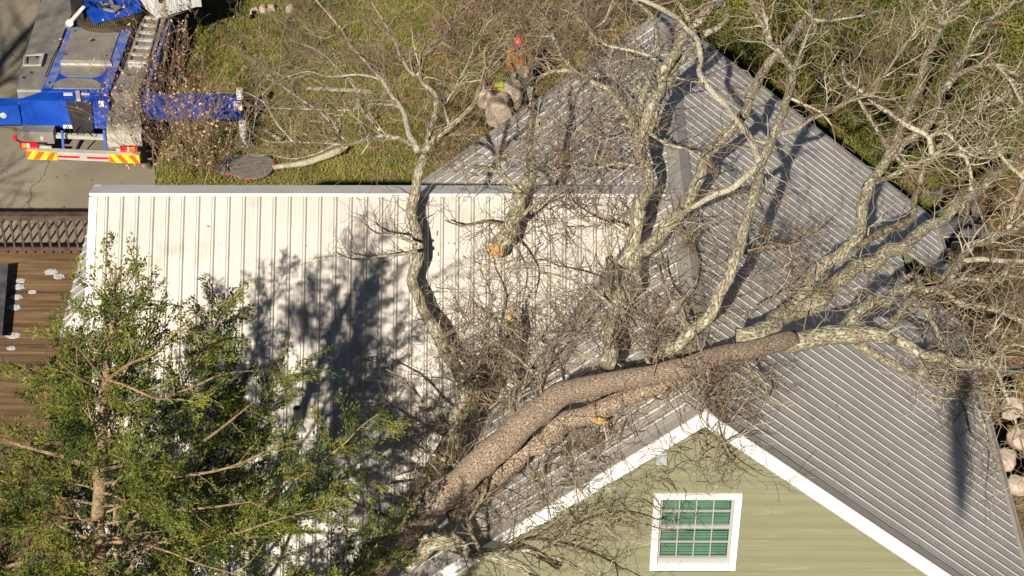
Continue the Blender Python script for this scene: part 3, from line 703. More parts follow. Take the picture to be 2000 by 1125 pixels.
for sp,r0,r1,m_,tl in (
 ([(828,299,8.1),(857,263,8.3),(878,245,8.4),(917,213,8.5),(939,163,8.6),(963,117,8.6)],8,4,'lichen',.8),
 ([(828,299,8.1),(839,263,8.2),(850,220,8.3),(851,185,8.4),(828,163,8.5),(821,139,8.5),(832,107,8.5),(871,71,8.6),(892,36,8.6),(905,0,8.6)],8,2.2,'lichen',.8),
 ([(818,297,8.1),(800,263,8.1),(789,220,8.1),(782,206,8.1),(743,156,8.1),(711,117,8.0),(686,89,8.0),(658,46,8.0),(629,14,8),(605,-20,8)],7,2,'pale',.8),
 ([(814,292,8.1),(782,270,8.0),(750,267,7.9),(722,270,7.8),(679,284,7.6),(658,281,7.5),(572,277,7.2),(515,274,7.0),(480,245,6.9)],6,1.6,'lichen',.8),
 ([(789,220,8.1),(770,206,8),(720,204,7.8),(700,212,7.7),(640,214,7.5),(540,211,7.3)],4,1.4,'pale',.7),
 ([(679,284,7.6),(655,250,7.5),(620,215,7.4),(580,190,7.3),(530,150,7.2),(505,110,7.2)],4,1.4,'pale',.8),
 ([(821,139,8.5),(811,150,8.5),(786,117,8.4),(768,75,8.4),(743,32,8.3),(722,0,8.3)],5,2,'pale',.8),
 ([(743,256,8),(708,213,7.9),(693,171,7.8),(651,124,7.7),(615,96,7.6),(587,85,7.6)],4,1.4,'pale',.8),
 ([(857,263,8.2),(900,262,8.1),(940,265,8.0),(960,285,7.9)],3.5,1.5,'lichen',.6),
 ([(878,245,8.3),(868,205,8.4),(890,170,8.5),(915,120,8.5),(935,70,8.5),(960,30,8.5)],3.5,1.5,'pale',.8),
 ([(743,156,8.1),(700,145,8),(650,150,7.9),(600,140,7.8),(560,150,7.8)],3,1.3,'pale',.8),
 ([(572,277,7.2),(540,240,7.2),(515,200,7.2),(480,180,7.2)],2.5,1.2,'pale',.8),
 ([(658,281,7.5),(620,300,7.2),(570,310,7),(520,300,6.8)],2.5,1.2,'pale',.7),
 # centre limb that forks over the main ridge
 ([(1185,722,7.2),(1189,680,7.25),(1190,650,7.25),(1196,609,7.25),(1190,573,7.2),(1189,540,7.2),(1192,509,7.2)],18,9,'lichen',.6),
 ([(1190,660,7.2),(1205,610,7.2),(1221,573,7.25),(1239,538,7.3),(1249,502,7.4),(1288,460,7.5),(1317,431,7.6),(1342,396,7.7),(1360,360,7.8),(1381,305,7.9),(1420,264,8.0),(1447,228,8.1),(1472,178,8.2),(1500,124,8.3),(1543,78,8.4),(1570,40,8.5),(1600,0,8.5)],19,8,'lichen',.7),
 ([(1215,520,7.3),(1235,467,7.6),(1246,424,7.8),(1260,381,7.95),(1258,338,8.05),(1249,292,8.1),(1242,256,8.15),(1235,231,8.2)],16,13,'lichen',.6),
 ([(1235,231,8.2),(1217,213,8.3),(1189,181,8.35),(1160,162,8.4),(1132,142,8.4),(1111,124,8.4),(1093,103,8.4),(1079,71,8.5),(1064,36,8.5),(1047,0,8.5)],9,3,'lichen',.8),
 ([(1160,162,8.4),(1120,139,8.4),(1090,140,8.4),(1060,148,8.4),(1040,170,8.4),(1035,210,8.3)],6,3,'lichen',.8),
 ([(1244,236,8.2),(1256,192,8.4),(1271,153,8.5),(1281,117,8.5),(1281,71,8.6),(1271,32,8.6),(1246,7,8.6),(1225,-15,8.6)],8,4,'lichen',.8),
 ([(1250,300,8.1),(1262,245,8.3),(1275,205,8.5),(1290,165,8.6),(1313,110,8.8),(1342,66,8.9),(1367,38,9.0),(1400,5,9.0),(1425,-25,9)],13,11,'lichen',.7),
 ([(1262,260,8.2),(1281,206,8.4),(1299,171,8.5),(1326,125,8.6),(1352,85,8.7),(1372,65,8.7)],10,8,'lichen',.7),
 ([(1235,-5,9),(1256,0,9),(1295,18,9.0),(1327,39,9.1),(1349,60,9.1),(1363,82,9.1),(1367,117,9.0),(1370,142,9.0),(1384,171,8.9),(1413,203,8.8),(1438,235,8.8),(1463,263,8.8),(1477,291,8.8),(1484,320,8.8)],5,8,'pale',.7),
 ([(1300,-20,9),(1330,15,9),(1345,40,9),(1356,62,9)],5,6,'lichen',.6),
 ([(1372,66,8.9),(1400,55,8.9),(1420,35,8.9),(1418,15,8.9)],8,5,'lichen',.5),
 # right-hand tall limb
 ([(1300,690,7.5),(1320,669,7.6),(1352,644,7.8),(1384,616,8.0),(1402,587,8.1),(1424,545,8.3),(1438,502,8.5),(1448,459,8.6),(1463,413,8.7),(1477,367,8.8),(1486,327,8.8),(1504,277,8.9),(1525,231,9.0),(1539,185,9.0),(1550,142,9.1)],15,9,'lichen',.7),
 ([(1550,142,9.1),(1525,103,9.1),(1504,78,9.1),(1486,46,9.1),(1468,11,9.1),(1455,-20,9.1)],7,4,'lichen',.8),
 ([(1504,78,9.1),(1500,50,9.1),(1488,10,9.2),(1485,-20,9.2)],5,4,'pale',.8),
 ([(1550,142,9.1),(1568,92,9.1),(1589,64,9.1),(1593,43,9.1),(1582,21,9.1),(1583,-5,9.1)],7,4,'lichen',.8),
 ([(1591,40,9.1),(1640,38,9.0),(1690,30,9)],4,1.5,'pale',.8),
 ([(1511,270,8.9),(1557,249,8.8),(1593,228,8.7),(1636,210,8.6),(1675,188,8.5),(1703,185,8.4),(1721,156,8.4),(1749,114,8.4),(1778,75,8.4),(1796,53,8.4)],7,2.4,'pale',.8),
 ([(1539,190,9),(1575,206,8.9),(1604,220,8.8),(1625,245,8.7)],3.5,1.6,'pale',.7),
 ([(1646,121,8.4),(1653,156,8.4),(1689,181,8.4),(1724,210,8.3),(1767,242,8.3),(1813,267,8.2),(1820,302,8.0)],3.5,6,'pale',.7),
 ([(1675,190,8.5),(1690,220,8.3),(1710,245,8.2),(1735,290,8),(1765,325,7.9)],3.5,4,'lichen',.7),
 # lower crossing branches on the right slope
 ([(1352,644,7.8),(1330,600,7.8),(1300,560,7.7),(1290,520,7.6)],5,2.5,'lichen',.7),
 ([(1484,330,8.8),(1440,360,8.4),(1400,380,8.2),(1370,395,8.0),(1340,410,7.8)],8,7,'pale',.5),
 ([(1420,505,8.4),(1470,490,7.9),(1520,485,7.6),(1560,470,7.3),(1590,450,7.2)],4,2,'moss',.7),
 # big limbs going right
 ([(1440,668,7.55),(1493,646,7.5),(1547,612,7.4),(1596,590,7.35),(1618,566,7.3),(1653,538,7.3),(1696,513,7.2),(1742,492,7.15),(1771,477,7.1),(1803,456,7.05),(1831,431,7.0),(1863,406,7.0),(1902,376,6.9),(1948,338,6.8),(1980,316,6.7),(2030,290,6.6)],22,8,'lichen',.7),
 ([(1547,600,7.4),(1593,534,7.5),(1639,502,7.6),(1667,474,7.7),(1682,431,7.8),(1689,392,7.9),(1703,355,8.0),(1735,309,8.1),(1753,270,8.15),(1767,228,8.2),(1791,178,8.2),(1800,151,8.2),(1808,116,8.2),(1824,85,8.3),(1837,52,8.3)],15,7,'lichen',.7),
 ([(1837,52,8.3),(1832,23,8.3),(1819,0,8.3),(1810,-20,8.3)],3.5,2.5,'pale',.6),
 ([(1837,52,8.3),(1843,20,8.3),(1850,-10,8.3)],4,3,'pale',.6),
 ([(1837,52,8.3),(1860,28,8.2),(1887,5,8.2),(1900,-10,8.2)],4.5,3,'pale',.6),
 ([(1590,545,7.2),(1618,513,7.1),(1660,488,7.0),(1710,458,7.0),(1750,440,7.0),(1781,425,7.0),(1790,384,7.1),(1796,356,7.1),(1775,330,7.2),(1757,312,7.3)],11,5,'moss',.7),
 ([(1703,360,8),(1740,345,7.9),(1780,325,7.8),(1820,306,7.7),(1867,299,7.5),(1920,295,7.3),(1960,280,7.2)],6,4,'lichen',.7),
 ([(1735,309,8),(1762,284,8.0),(1795,263,8.0),(1822,230,8.0),(1840,180,8.0),(1860,156,8.0),(1878,142,8.0),(1913,130,7.9),(1949,128,7.8),(1990,150,7.7)],9,4,'lichen',.8),
 ([(1848,172,8.0),(1869,131,8.0),(1883,110,8.0),(1890,89,8.0),(1904,71,8.0),(1922,52,8.0),(1936,37,8.0),(1958,23,8.0),(1990,-4,8)],8,4,'lichen',.8),
 ([(1796,360,7.2),(1806,325,7.3),(1822,300,7.3),(1842,281,7.3),(1880,250,7.2),(1910,220,7.2),(1950,195,7.1),(2005,180,7.1)],6,4,'lichen',.8),
 ([(1867,299,7.5),(1884,306,7.4),(1895,341,7.2),(1893,372,7.0)],5,5,'pale',.7),
 ([(1813,267,7.8),(1850,260,7.7),(1878,290,7.5),(1905,305,7.4)],4,3,'pale',.7),
 ([(1905,300,7.3),(1940,270,7.2),(1950,300,7.1),(1980,330,6.9),(2000,350,6.8)],4,4,'pale',.7),
 ([(1949,128,7.8),(1975,160,7.7),(1990,190,7.6),(2010,220,7.6)],4,3,'pale',.7),
 ([(1640,645,7.4),(1682,605,7.4),(1710,588,7.3),(1746,573,7.2),(1781,559,7.1)],15,11,'lichen',.6),
 ([(1715,650,7.3),(1753,612,7.2),(1781,588,7.1),(1796,573,7.0),(1840,560,6.9),(1880,500,6.8),(1907,474,6.7),(1942,467,6.6),(1969,452,6.5),(2010,432,6.5)],10,8,'lichen',.8),
 ([(1969,450,6.5),(1976,427,6.6),(1985,403,6.6),(1994,371,6.7),(2000,330,6.8)],6,5,'pale',.7),
 ([(1740,662,7.2),(1769,681,7.1),(1804,695,7.0),(1845,703,6.8),(1896,712,6.6),(1945,718,6.4),(1994,726,6.2),(2040,735,6.1)],13,11,'lichen',.8),
 ([(1680,668,7.2),(1720,695,6.9),(1749,714,6.7),(1775,728,6.5),(1818,733,6.4),(1857,740,6.3),(1916,767,6.0),(1964,796,5.8),(2010,812,5.7)],11,6,'lichen',.7),
 ([(1796,573,7.0),(1840,572,6.9),(1880,590,6.8),(1920,602,6.7),(1960,612,6.6),(2010,630,6.5)],8,6,'lichen',.9),
 ([(1796,575,7.0),(1812,610,6.9),(1832,650,6.8),(1842,700,6.7)],7,5,'lichen',.8),
 ([(1830,562,6.9),(1860,520,6.8),(1880,509,6.8),(1933,507,6.7),(1987,511,6.6),(2020,515,6.6)],7,5,'pale',.8),
 ([(1842,560,6.9),(1880,545,6.8),(1930,550,6.7),(1970,540,6.6),(2010,545,6.6)],6,4,'lichen',.8),
 ([(1857,740,6.3),(1870,775,6.2),(1885,800,6.1),(1893,840,6)],5,2.5,'lichen',.8),
 ([(1916,712,6.6),(1950,690,6.6),(1985,660,6.5),(2010,640,6.5)],6,4,'lichen',.8),
 ([(1945,718,6.4),(1960,760,6.2),(1975,800,6.1),(1990,850,6)],5,3,'pale',.8),
 # limbs at the foot of the picture
 ([(790,1110,4.9),(844,1066,5.1),(880,1062,5.2),(916,1077,5.2),(952,1084,5.2),(988,1096,5.1),(1024,1112,5.0),(1060,1140,4.9)],19,11,'lichen',.9),
 ([(820,1060,5.4),(855,1040,5.5),(880,1044,5.5),(898,1055,5.4),(918,1078,5.3)],10,7,'lichen',.6),
 ([(939,1074,5.3),(921,1044,5.5),(912,1021,5.6),(927,994,5.7),(943,969,5.8),(952,940,5.9)],5,3,'lichen',.7),
 ([(952,1084,5.2),(1010,1075,5.2),(1070,1085,5.2),(1130,1110,5.1),(1170,1140,5)],6,3,'lichen',.9),
 ([(1385,690,7.6),(1382,730,7.5),(1390,765,7.3),(1386,800,7.1),(1375,830,6.9)],5,2.5,'lichen',.9),
 ([(970,760,6.3),(985,715,6.4),(990,680,6.5),(996,650,6.5),(998,622,6.55)],9,9,'moss',.5),
 # thin side branches
 ([(816,490,7.2),(780,498,7.15),(740,500,7.1),(705,508,7.05),(670,500,7.0)],4,1.4,'lichen',.5),
 ([(812,475,7.3),(770,462,7.25),(735,455,7.2),(715,440,7.2)],3,1.2,'lichen',.45),
 ([(870,900,5.6),(830,880,5.6),(790,850,5.6),(750,820,5.6),(720,790,5.6)],4,1.3,'lichen',.6),
 ([(880,850,5.7),(830,790,5.8),(790,740,5.9),(740,715,6)],4,1.3,'lichen',.6),
 ([(860,920,5.4),(820,935,5.3),(780,940,5.2),(740,950,5.1)],4,1.4,'moss',.5),
 ([(780,1020,5),(740,1000,4.9),(700,985,4.9),(665,960,4.9)],4,1.2,'moss',.6),
 ([(905,780,6),(940,700,6.3),(950,640,6.5),(960,580,6.8),(940,530,7)],5,1.6,'lichen',.7),
 ([(1000,840,6.6),(1020,760,6.7),(1060,700,6.8),(1110,650,6.9),(1150,600,7.0)],5,2,'lichen',.8),
 ([(1060,800,6.8),(1050,740,6.9),(1010,700,7),(960,660,7)],5,1.6,'lichen',.8),
 ([(1196,600,7.3),(1150,560,7.4),(1100,540,7.4),(1050,530,7.4)],4,1.4,'lichen',.7),
 ([(1235,470,7.6),(1190,440,7.7),(1140,430,7.7),(1100,400,7.7)],4,1.4,'lichen',.7),
 ([(1256,330,8),(1210,320,8.1),(1160,330,8.1),(1110,320,8.1),(1060,330,8.1)],5,1.8,'lichen',.8),
 ([(1240,250,8.2),(1190,240,8.2),(1140,260,8.2),(1090,250,8.2)],4,1.6,'lichen',.8),
 ([(1264,260,8.2),(1300,280,8.2),(1340,290,8.1),(1370,310,8)],5,3,'lichen',.6),
 ([(1281,117,8.5),(1240,100,8.5),(1190,90,8.5),(1150,60,8.5),(1120,20,8.5)],4,2,'pale',.8),
 ([(1200,-5,8.6),(1180,40,8.5),(1150,60,8.5)],3,2,'pale',.8),
 ([(1010,960,5.4),(1060,930,5.6),(1110,910,5.8),(1160,900,5.9),(1200,930,5.8)],5,2,'lichen',.8),
 ([(1100,870,6),(1130,920,5.8),(1170,950,5.6),(1230,960,5.5),(1290,1000,5.4)],4,1.5,'twig',.8),
 ([(1050,1085,5.2),(1110,1040,5.4),(1160,1020,5.5),(1220,1010,5.5),(1280,1030,5.4)],5,1.6,'lichen',.9),
 ([(1386,800,7.1),(1400,850,6.8),(1430,900,6.5),(1470,930,6.3)],3,1.2,'twig',.7),
 ([(1450,690,7.5),(1470,740,7.3),(1500,770,7),(1480,810,6.8)],4,1.5,'lichen',.7),
 ([(1280,725,7.4),(1260,690,7.4),(1300,650,7.3),(1340,690,7.3),(1370,720,7.3)],5,2.5,'lichen',.7),
 ([(1790,700,6.9),(1830,760,6.2),(1850,820,5.6),(1880,880,5.2)],4,1.4,'lichen',.7),
 ([(1857,745,6.3),(1910,800,5.6),(1930,870,5.2),(1945,930,5.0),(1935,1000,4.7)],4,1.3,'lichen',.6),
 ([(1450,620,8),(1500,590,7.8),(1560,560,7.6),(1610,600,7.3)],3,1.5,'lichen',.8),
 ([(1316,431,7.6),(1350,470,7.5),(1365,520,7.4),(1355,580,7.4)],3.5,1.5,'moss',.7),
):
    T('limb' if r0>4.5 or r1>4.5 else 'branch',sp,m_,r0,r1,1,tl,step=.11,jit=.45)
# torn, exposed wood
def torn(parent,px,py,z,r,d,name='torn_end'):
    p=at(px,py,z); m=MB(); d=V(d).normalized()
    m.tube([p-d*.1,p],[r*.9,r*1.04],12)
    for k in range(14):
        a=RN.random()*6.28; s=d.cross(V((0,0,1))).normalized(); u2=s.cross(d); q=p+(s*math.cos(a)+u2*math.sin(a))*r*RN.uniform(.2,.9)
        m.tube([q,q+d*RN.uniform(.04,.16)+V((RN.gauss(0,.01),RN.gauss(0,.01),0))],[r*.22,r*.04],4)
    m.build(name,mt['wood'],parent)
torn(tree,998,622,6.56,.065,(0,.6,.6)); torn(tree,1172,822,6.7,.05,(.5,-.4,.3)); torn(tree,1192,508,7.2,.05,(0,.8,.4),'torn_end')
# twigs
tw=MB(); tw2=MB(); tw3=MB(); rnd=RN
def pick(p):
    q=RN.random(); hi=.42 if (p.x>3.5 or p.y>9) else .12
    return tw3 if q<hi else tw if q<hi+(1-hi)*.6 else tw2
for (pts,ra,dens,tl,start) in LB:
    n=len(pts)
    for i in range(max(1,int(n*start)),n):
        seg=(pts[i]-pts[i-1]); L_=seg.length
        if L_<1e-5: continue
        small=ra[i]<.035
        for rep in range(2 if small else 1):
            if RN.random()<L_/(.18 if small else .24)*dens:
                d=seg.normalized()
                dd=rdir(d,RN.uniform(.6,1.25))
                if dd.z<-.3: dd.z*=-.3; dd.normalize()
                ln=tl*RN.uniform(.45,1.15)
                grow(pick(pts[i]),pts[i],dd,ln,min(ra[i]*.45,.013),2,floor=rz)
    # tip
    if ra[-1]<.06:
        d=(pts[-1]-pts[-2]).normalized()
        for k in range(2): grow(pick(pts[-1]),pts[-1],rdir(d,.3),tl*1.0,min(ra[-1]*.8,.014),2,floor=rz)
# extra brush where the crown is crushed together
for (px,py,z,sx,sy,cnt) in ((960,700,6.6,60,60,60),(1100,640,6.9,70,50,45),(1290,650,7.3,60,50,40),(1120,900,5.8,90,60,45),(1150,1000,5.5,80,50,28),(980,760,6.3,70,40,40),(1180,250,8.1,90,80,80),(1090,310,8.0,80,50,50),(1250,130,8.4,60,50,40),(900,330,8,60,30,30),(1060,440,7.3,70,60,40),(1180,420,7.6,50,40,25),(1390,840,7.0,40,40,34),(940,950,5.6,60,60,40),(800,850,5.6,60,60,25),(1830,600,6.7,80,60,40),(1880,760,6.3,60,40,45),(1560,540,7.4,60,40,26),(1500,450,7.8,70,80,20),(1340,440,7.6,40,50,25),(1900,220,7.6,90,90,60),(1700,120,8.3,100,80,45),(1920,650,6.7,60,80,60),(1960,420,6.8,40,60,30),(1600,60,8.6,80,50,30),(1780,60,8.2,80,40,25),(1050,60,8.3,90,50,60),(1010,110,8.2,40,50,34),(1150,80,8.4,80,50,40),(740,220,8,100,80,30),(1350,760,7.1,70,40,30),(1200,1030,5.8,90,50,16),(1385,890,6.85,50,35,20),(1130,985,6.0,60,40,12),(1300,960,6.3,70,40,8),(1060,1010,5.8,60,50,14),(1220,600,7.2,40,50,20),(900,650,6.8,60,60,18)):
    for k in range(cnt):
        p=at(px+RN.gauss(0,sx*.6),py+RN.gauss(0,sy*.6),z+RN.gauss(0,.15))
        fz=rz(p.x,p.y)
        if p.z<fz+.05: p.z=fz+.1
        grow(pick(p),p,rdir(V((0,0,1)),RN.uniform(.5,2.2)),RN.uniform(.5,1.0),.009,2,wig=.5,floor=rz)
tw3.build('twigs',mt['twigpale'],tree,kind='stuff',label='pale lichened twigs of the fallen crown'); tw.build('twigs',mt['twig'],tree,kind='stuff',label='grey brown twigs all over the fallen crown'); tw2.build('twigs',mt['twigred'],tree,kind='stuff',label='reddish thin twigs all over the fallen crown')
# snapped limb with a pale cut end
br=thing('snapped_limb','thick snapped limb with a raw yellow end resting on the pale wing roof','broken limb')
LB2=[]
for sp,r0,r1,m_ in (([(965,487,6.95),(993,463,7.1),(1007,413,7.3),(1025,368,7.5),(1039,335,7.65),(1036,295,7.8),(1036,255,7.9),(1043,213,8.0),(1032,171,8.1),(1040,150,8.1)],[19,19,17,16,14,11,9,8,6,5],0,'lichen'),
 ([(1018,378,7.5),(1004,368,7.6),(990,350,7.7),(975,338,7.8),(950,326,7.9),(925,325,7.9)],8,4,'lichen'),([(975,338,7.8),(973,318,7.9),(972,304,8)],6,6,'lichen'),
 ([(1000,440,7.25),(1020,420,7.5),(1050,395,7.6),(1075,388,7.6),(1110,370,7.6)],6,2,'lichen'),([(1007,430,7.2),(980,440,7.2),(945,432,7.2),(900,440,7.1),(870,430,7.1)],4,1.3,'moss'),
 ([(995,465,7.1),(1020,500,7.0),(1030,540,6.9),(1020,590,6.7)],3,1.2,'moss'),([(1036,255,7.9),(1070,230,8),(1100,200,8)],4,2,'lichen')):
    o,p_,r_=limb('limb' if (r0 if not isinstance(r0,list) else 9)>4 else 'branch',sp,mt[m_],br,r0,r1,jit=.4); LB2.append((p_,r_))
torn(br,964,488,6.95,.14,(-.75,-.45,.1),'raw_end')
m=MB()
for p_,r_ in LB2:
    for i in range(2,len(p_)):
        if RN.random()<.55: grow(m,p_[i],rdir((p_[i]-p_[i-1]).normalized(),RN.uniform(.6,1.3)),RN.uniform(.4,.9),.009,2,wig=.5,floor=rz)
m.build('twigs',mt['twig'],br,kind='stuff')
# branches lying on the lawn
for nm,lb,sp,r0,r1,m_,to in (('fallen_branch','pale snapped branch with splintered yellow end lying on the lawn',[(533,328,.12),(570,322,.14),(610,315,.16),(640,304,.2),(668,290,.25)],5,8,'pale',(670,289,.26,.07,(.8,.5,.2))),
  ('fallen_branch','short lichened branch lying above the log on the lawn',[(515,253,.1),(532,263,.1),(550,273,.1)],4,3.5,'lichen',None),
  ('fallen_branch','mossy pale branch lying in the middle of the lawn',[(598,172,.1),(640,175,.12),(690,176,.12),(728,179,.12)],4,4.5,'lichen',None)):
    o,p_,r_=limb(nm,sp,mt[m_],None,r0,r1); tag(o,lb,'branch','branches lying on the lawn')
    if to: torn(o,to[0],to[1],to[2],to[3],to[4])
def sunpoint(px,py,h):
    d=CW+CR*((px-1000)/FPX)+CU*((562.5-py)/FPX); t=(H-PM*CAMP.x-CAMP.z)/(d.z+PM*d.x); p=CAMP+d*t
    return p-V((.34,1.41,-1.0))*h
st=thing('unseen_tree','unseen bare tree added in front of the house to carry a shadow-casting limb','tree')
c2_=sunpoint(1879,1010,13.2); c1_=sunpoint(1868,740,13.2)
c0=c1_.lerp(c2_,.0)
# unseen limb added out of frame to throw the long shadow on the roof
def hang(a,b):
    # added limb whose shadow spans a..b on the roof plane
    return a
tipz=c2_; 
k_=(c1_-c2_); 
part('shadow_limb',mt['bark'],st,lambda m:m.tube([c1_+V((0,0,.6)),c1_,c1_.lerp(c2_,.5),c1_.lerp(c2_,.85),c2_],[.09,.165,.165,.11,.04],10))
part('branch',mt['bark'],st,lambda m:m.tube([c1_+V((0,0,.55)),c1_+V((3,-.6,1.6)),c1_+V((7,-1.2,1.2)),V((9.4,c1_.y-1.5,c1_.z))],[.03,.04,.06,.09],8))
part('trunk',mt['bark'],st,lambda m:m.tube([V((9.6,c1_.y-1.6,0)),V((9.5,c1_.y-1.5,7)),V((9.4,c1_.y-1.5,c1_.z+.3)),V((9.5,c1_.y-1.6,c1_.z+3))],[.28,.2,.13,.04],12))
st2=thing('unseen_tree','bare tree standing left of the driveway and casting branch shadows on it','tree')
def bt(m):
    m.tube([V((-18.7,3,0)),V((-18.5,3.1,6)),V((-18.2,3.4,11)),V((-17.8,3.8,15))],[.25,.2,.13,.04],10)
part('trunk',mt['bark'],st2,bt)
m=MB()
for k in range(26):
    z=7+k*.3; grow(m,V((-18.4+.04*k,3.1+.03*k,z)),rdir(V((.5*math.cos(k*2.4),.5*math.sin(k*2.4),.6)).normalized(),.2),3.4-.07*k,.06,2,wig=.12,kid=.4,step=.25,rmin=.012)
m.build('crown',mt['twig'],st2)
# ------------------------------------------------------------------ bare shrubs, saplings
def shrub(name,label,cat,group,px,py,z,n,Ln,spread,mat,lvl=2,leaf=None,lean=V((0,0,0)),wig=.2,r=.012,kid=.22):
    o=thing(name,label,cat,group); b=at(px,py,z); o.location=b; m=MB(); lv=[]
    for k in range(n):
        d=V((RN.gauss(0,spread),RN.gauss(0,spread),1))+lean; d.normalize()
        grow(m,V((RN.gauss(0,.12),RN.gauss(0,.12),0)),d,Ln*RN.uniform(.6,1.1),r*RN.uniform(.7,1.2),lvl,wig=wig,kid=kid,ang=.6,bias=V((0,0,.4)),leaf=(lv,leaf) if leaf else None)
    m.build('stems',mat,o)
    if lv:
        q=MB()
        for (p,d) in lv:
            s=RN.uniform(.022,.042); a=rdir(d,1.2)*s; c=rdir(d,1.2)*s*.8
            q.quad(p-a*.2,p+c,p+a*1.6,p-c)
        q.build('leaves',mt['pinkleaf'],o)
    return o
for i,(px,py,lb) in enumerate(((392,352,'bare sapling with small tan leaves in front of the outrigger beam'),(360,300,'bushy leafless sapling holding tan leaves beside the crane truck'),(425,350,'thin sapling with few tan leaves nearest the round pads'),(330,200,'tan-leaved sapling rising against the truck\'s right side'),(345,110,'upright reddish sapling standing in the truck\'s shadow'),(300,330,'spreading twiggy sapling over the right tail light'))):
    shrub('sapling',lb,'sapling','saplings beside the crane truck',px,py,0,7,2.1 if i!=4 else 1.5,.33,mt['twigred'],2,leaf=.42,lean=V((-.28,0,0)),wig=.16)
for i in range(17):
    px=RN.uniform(430,820); py=RN.uniform(20,300)
    shrub('bare_bush','low bare grey-brown bush on the lawn behind the wing','bush','bare bushes on the lawn',px,py,0,9,.95,.7,mt['twig'],2,wig=.25,r=.008,kid=.2)
for i in range(34):
    px=RN.uniform(880,1290); py=RN.uniform(-10,130)+ (px-900)*.0
    if py>150-(px-1000)*.4 and px>1000: py=RN.uniform(-10,50)
    shrub('brush_clump','tangled bare brown brush on the leaf litter behind the main roof','brush','brush behind the main roof',px,py,0,9,1.2,.7,mt['twigred'] if i%2 else mt['twig'],2,wig=.3,r=.008,kid=.2)
for i in range(16):
    px=RN.uniform(1890,2010); py=RN.uniform(500,700)
    shrub('brush_clump','tangled bare brown brush right of the house eave','brush','brush right of the house',px,py,0,8,1.0,.7,mt['twigred'] if i%2 else mt['twig'],2,wig=.3,r=.008,kid=.2)
# ------------------------------------------------------------------ evergreen shrubs
def sprays(m, cnt, rx, rzv, seed, sz=.062, wid=.011):
    rn=random.Random(seed); cl=[]
    for k in range(34):
        u=rn.random()*6.283; w=rn.random(); h=w
        rr=rx*math.sqrt(max(.05,1-h*h*.85))*rn.uniform(.55,1.0)
        cl.append(V((math.cos(u)*rr,math.sin(u)*rr,rzv*h)))
    for k in range(cnt):
        c=cl[rn.randrange(len(cl))]; s=rx*.15
        p=c+V((rn.gauss(0,s),rn.gauss(0,s),rn.gauss(0,s*.8)))
        if p.z<.02: p.z=abs(p.z)
        out=V((p.x,p.y,p.z*.5+.4)).normalized(); d=(out+V((rn.gauss(0,.5),rn.gauss(0,.5),rn.gauss(0,.5)))).normalized()
        a=d.cross(V((rn.gauss(0,1),rn.gauss(0,1),rn.gauss(0,1)))).normalized()
        L_=sz*rn.uniform(.6,1.5); w_=wid*rn.uniform(.7,1.3)
        m.quad(p,p+d*L_*.5+a*w_,p+d*L_,p+d*L_*.5-a*w_)
protos=[]
ev=[]
rn=random.Random(4)
for gy in range(9):
    for gx in range(9):
        y=11.2+gy*1.55+rn.uniform(-.5,.5); x=.6+gx*1.35+rn.uniform(-.5,.5)+(gy%2)*.6
        if y<10.6 or (x<5.4 and y<11.0): continue
        if x>5.0 and x<9.2 and y<15.6: continue
        if x<1.0+max(0,(y-14))*.02 : continue
        ev.append((x,y))
for i,(x,y) in enumerate(ev):
    k=i%4
    if i<4:
        o=thing('evergreen_shrub','dense yellow-green evergreen shrub in the thicket behind the house','shrub','evergreen shrubs behind the house')
        m=MB(); sprays(m,11000,1.0,1.5,50+i); c=m.build('foliage',mt['hedge'],o)
        m=MB()
        for q in range(5): grow(m,V((0,0,0)),rdir(V((0,0,1)),.5),1.2,.02,1,wig=.2)
        s=m.build('stems',mt['twig'],o); protos.append((o,c,s))
    else:
        po,pc,ps=protos[k]; o=po.copy(); COL.objects.link(o)
        for ch in (pc,ps): cc=ch.copy(); COL.objects.link(cc); cc.parent=o
    s=rn.uniform(.8,1.35); o.location=(x,y,-.05); o.scale=(s,s,s*rn.uniform(.8,1.25)); o.rotation_euler=(0,0,rn.random()*6.28)
# ------------------------------------------------------------------ cedar
ced=thing('cedar_tree','feathery green cedar tree standing in front of the wing roof','tree')
cy0=-3.6
def cedpt(px,py,yy=cy0):
    d=CW+CR*((px-1000)/FPX)+CU*((562.5-py)/FPX); return CAMP+d*((yy-CAMP.y)/d.y)
tip=cedpt(226,515); low=cedpt(196,1125); 
axis=[V((low.x-.35,cy0,0)),V((low.x-.15,cy0,3.5)),low,cedpt(194,960),cedpt(199,840),cedpt(208,740),cedpt(220,640),tip]
TP,TR=spline(axis,[.17,.13,.085,.075,.062,.045,.026,.008],.15)
m=MB(); m.tube(TP,TR,10,True,.12); m.build('trunk',mt['cedarbark'],ced,smooth=True)
RN=random.Random(77)
cb=MB(); cf=MB()
def sprig(p,d,n,s):
    for k in range(n):
        dd=rdir(d,RN.uniform(.1,1.0)); q=p+V((RN.gauss(0,s),RN.gauss(0,s),RN.gauss(0,s*.8)))
        a=dd.cross(V((RN.gauss(0,1),RN.gauss(0,1),RN.gauss(0,1)))).normalized()*RN.uniform(.007,.012); L_=RN.uniform(.03,.07)
        cf.quad(q,q+dd*L_*.5+a,q+dd*L_,q+dd*L_*.5-a)
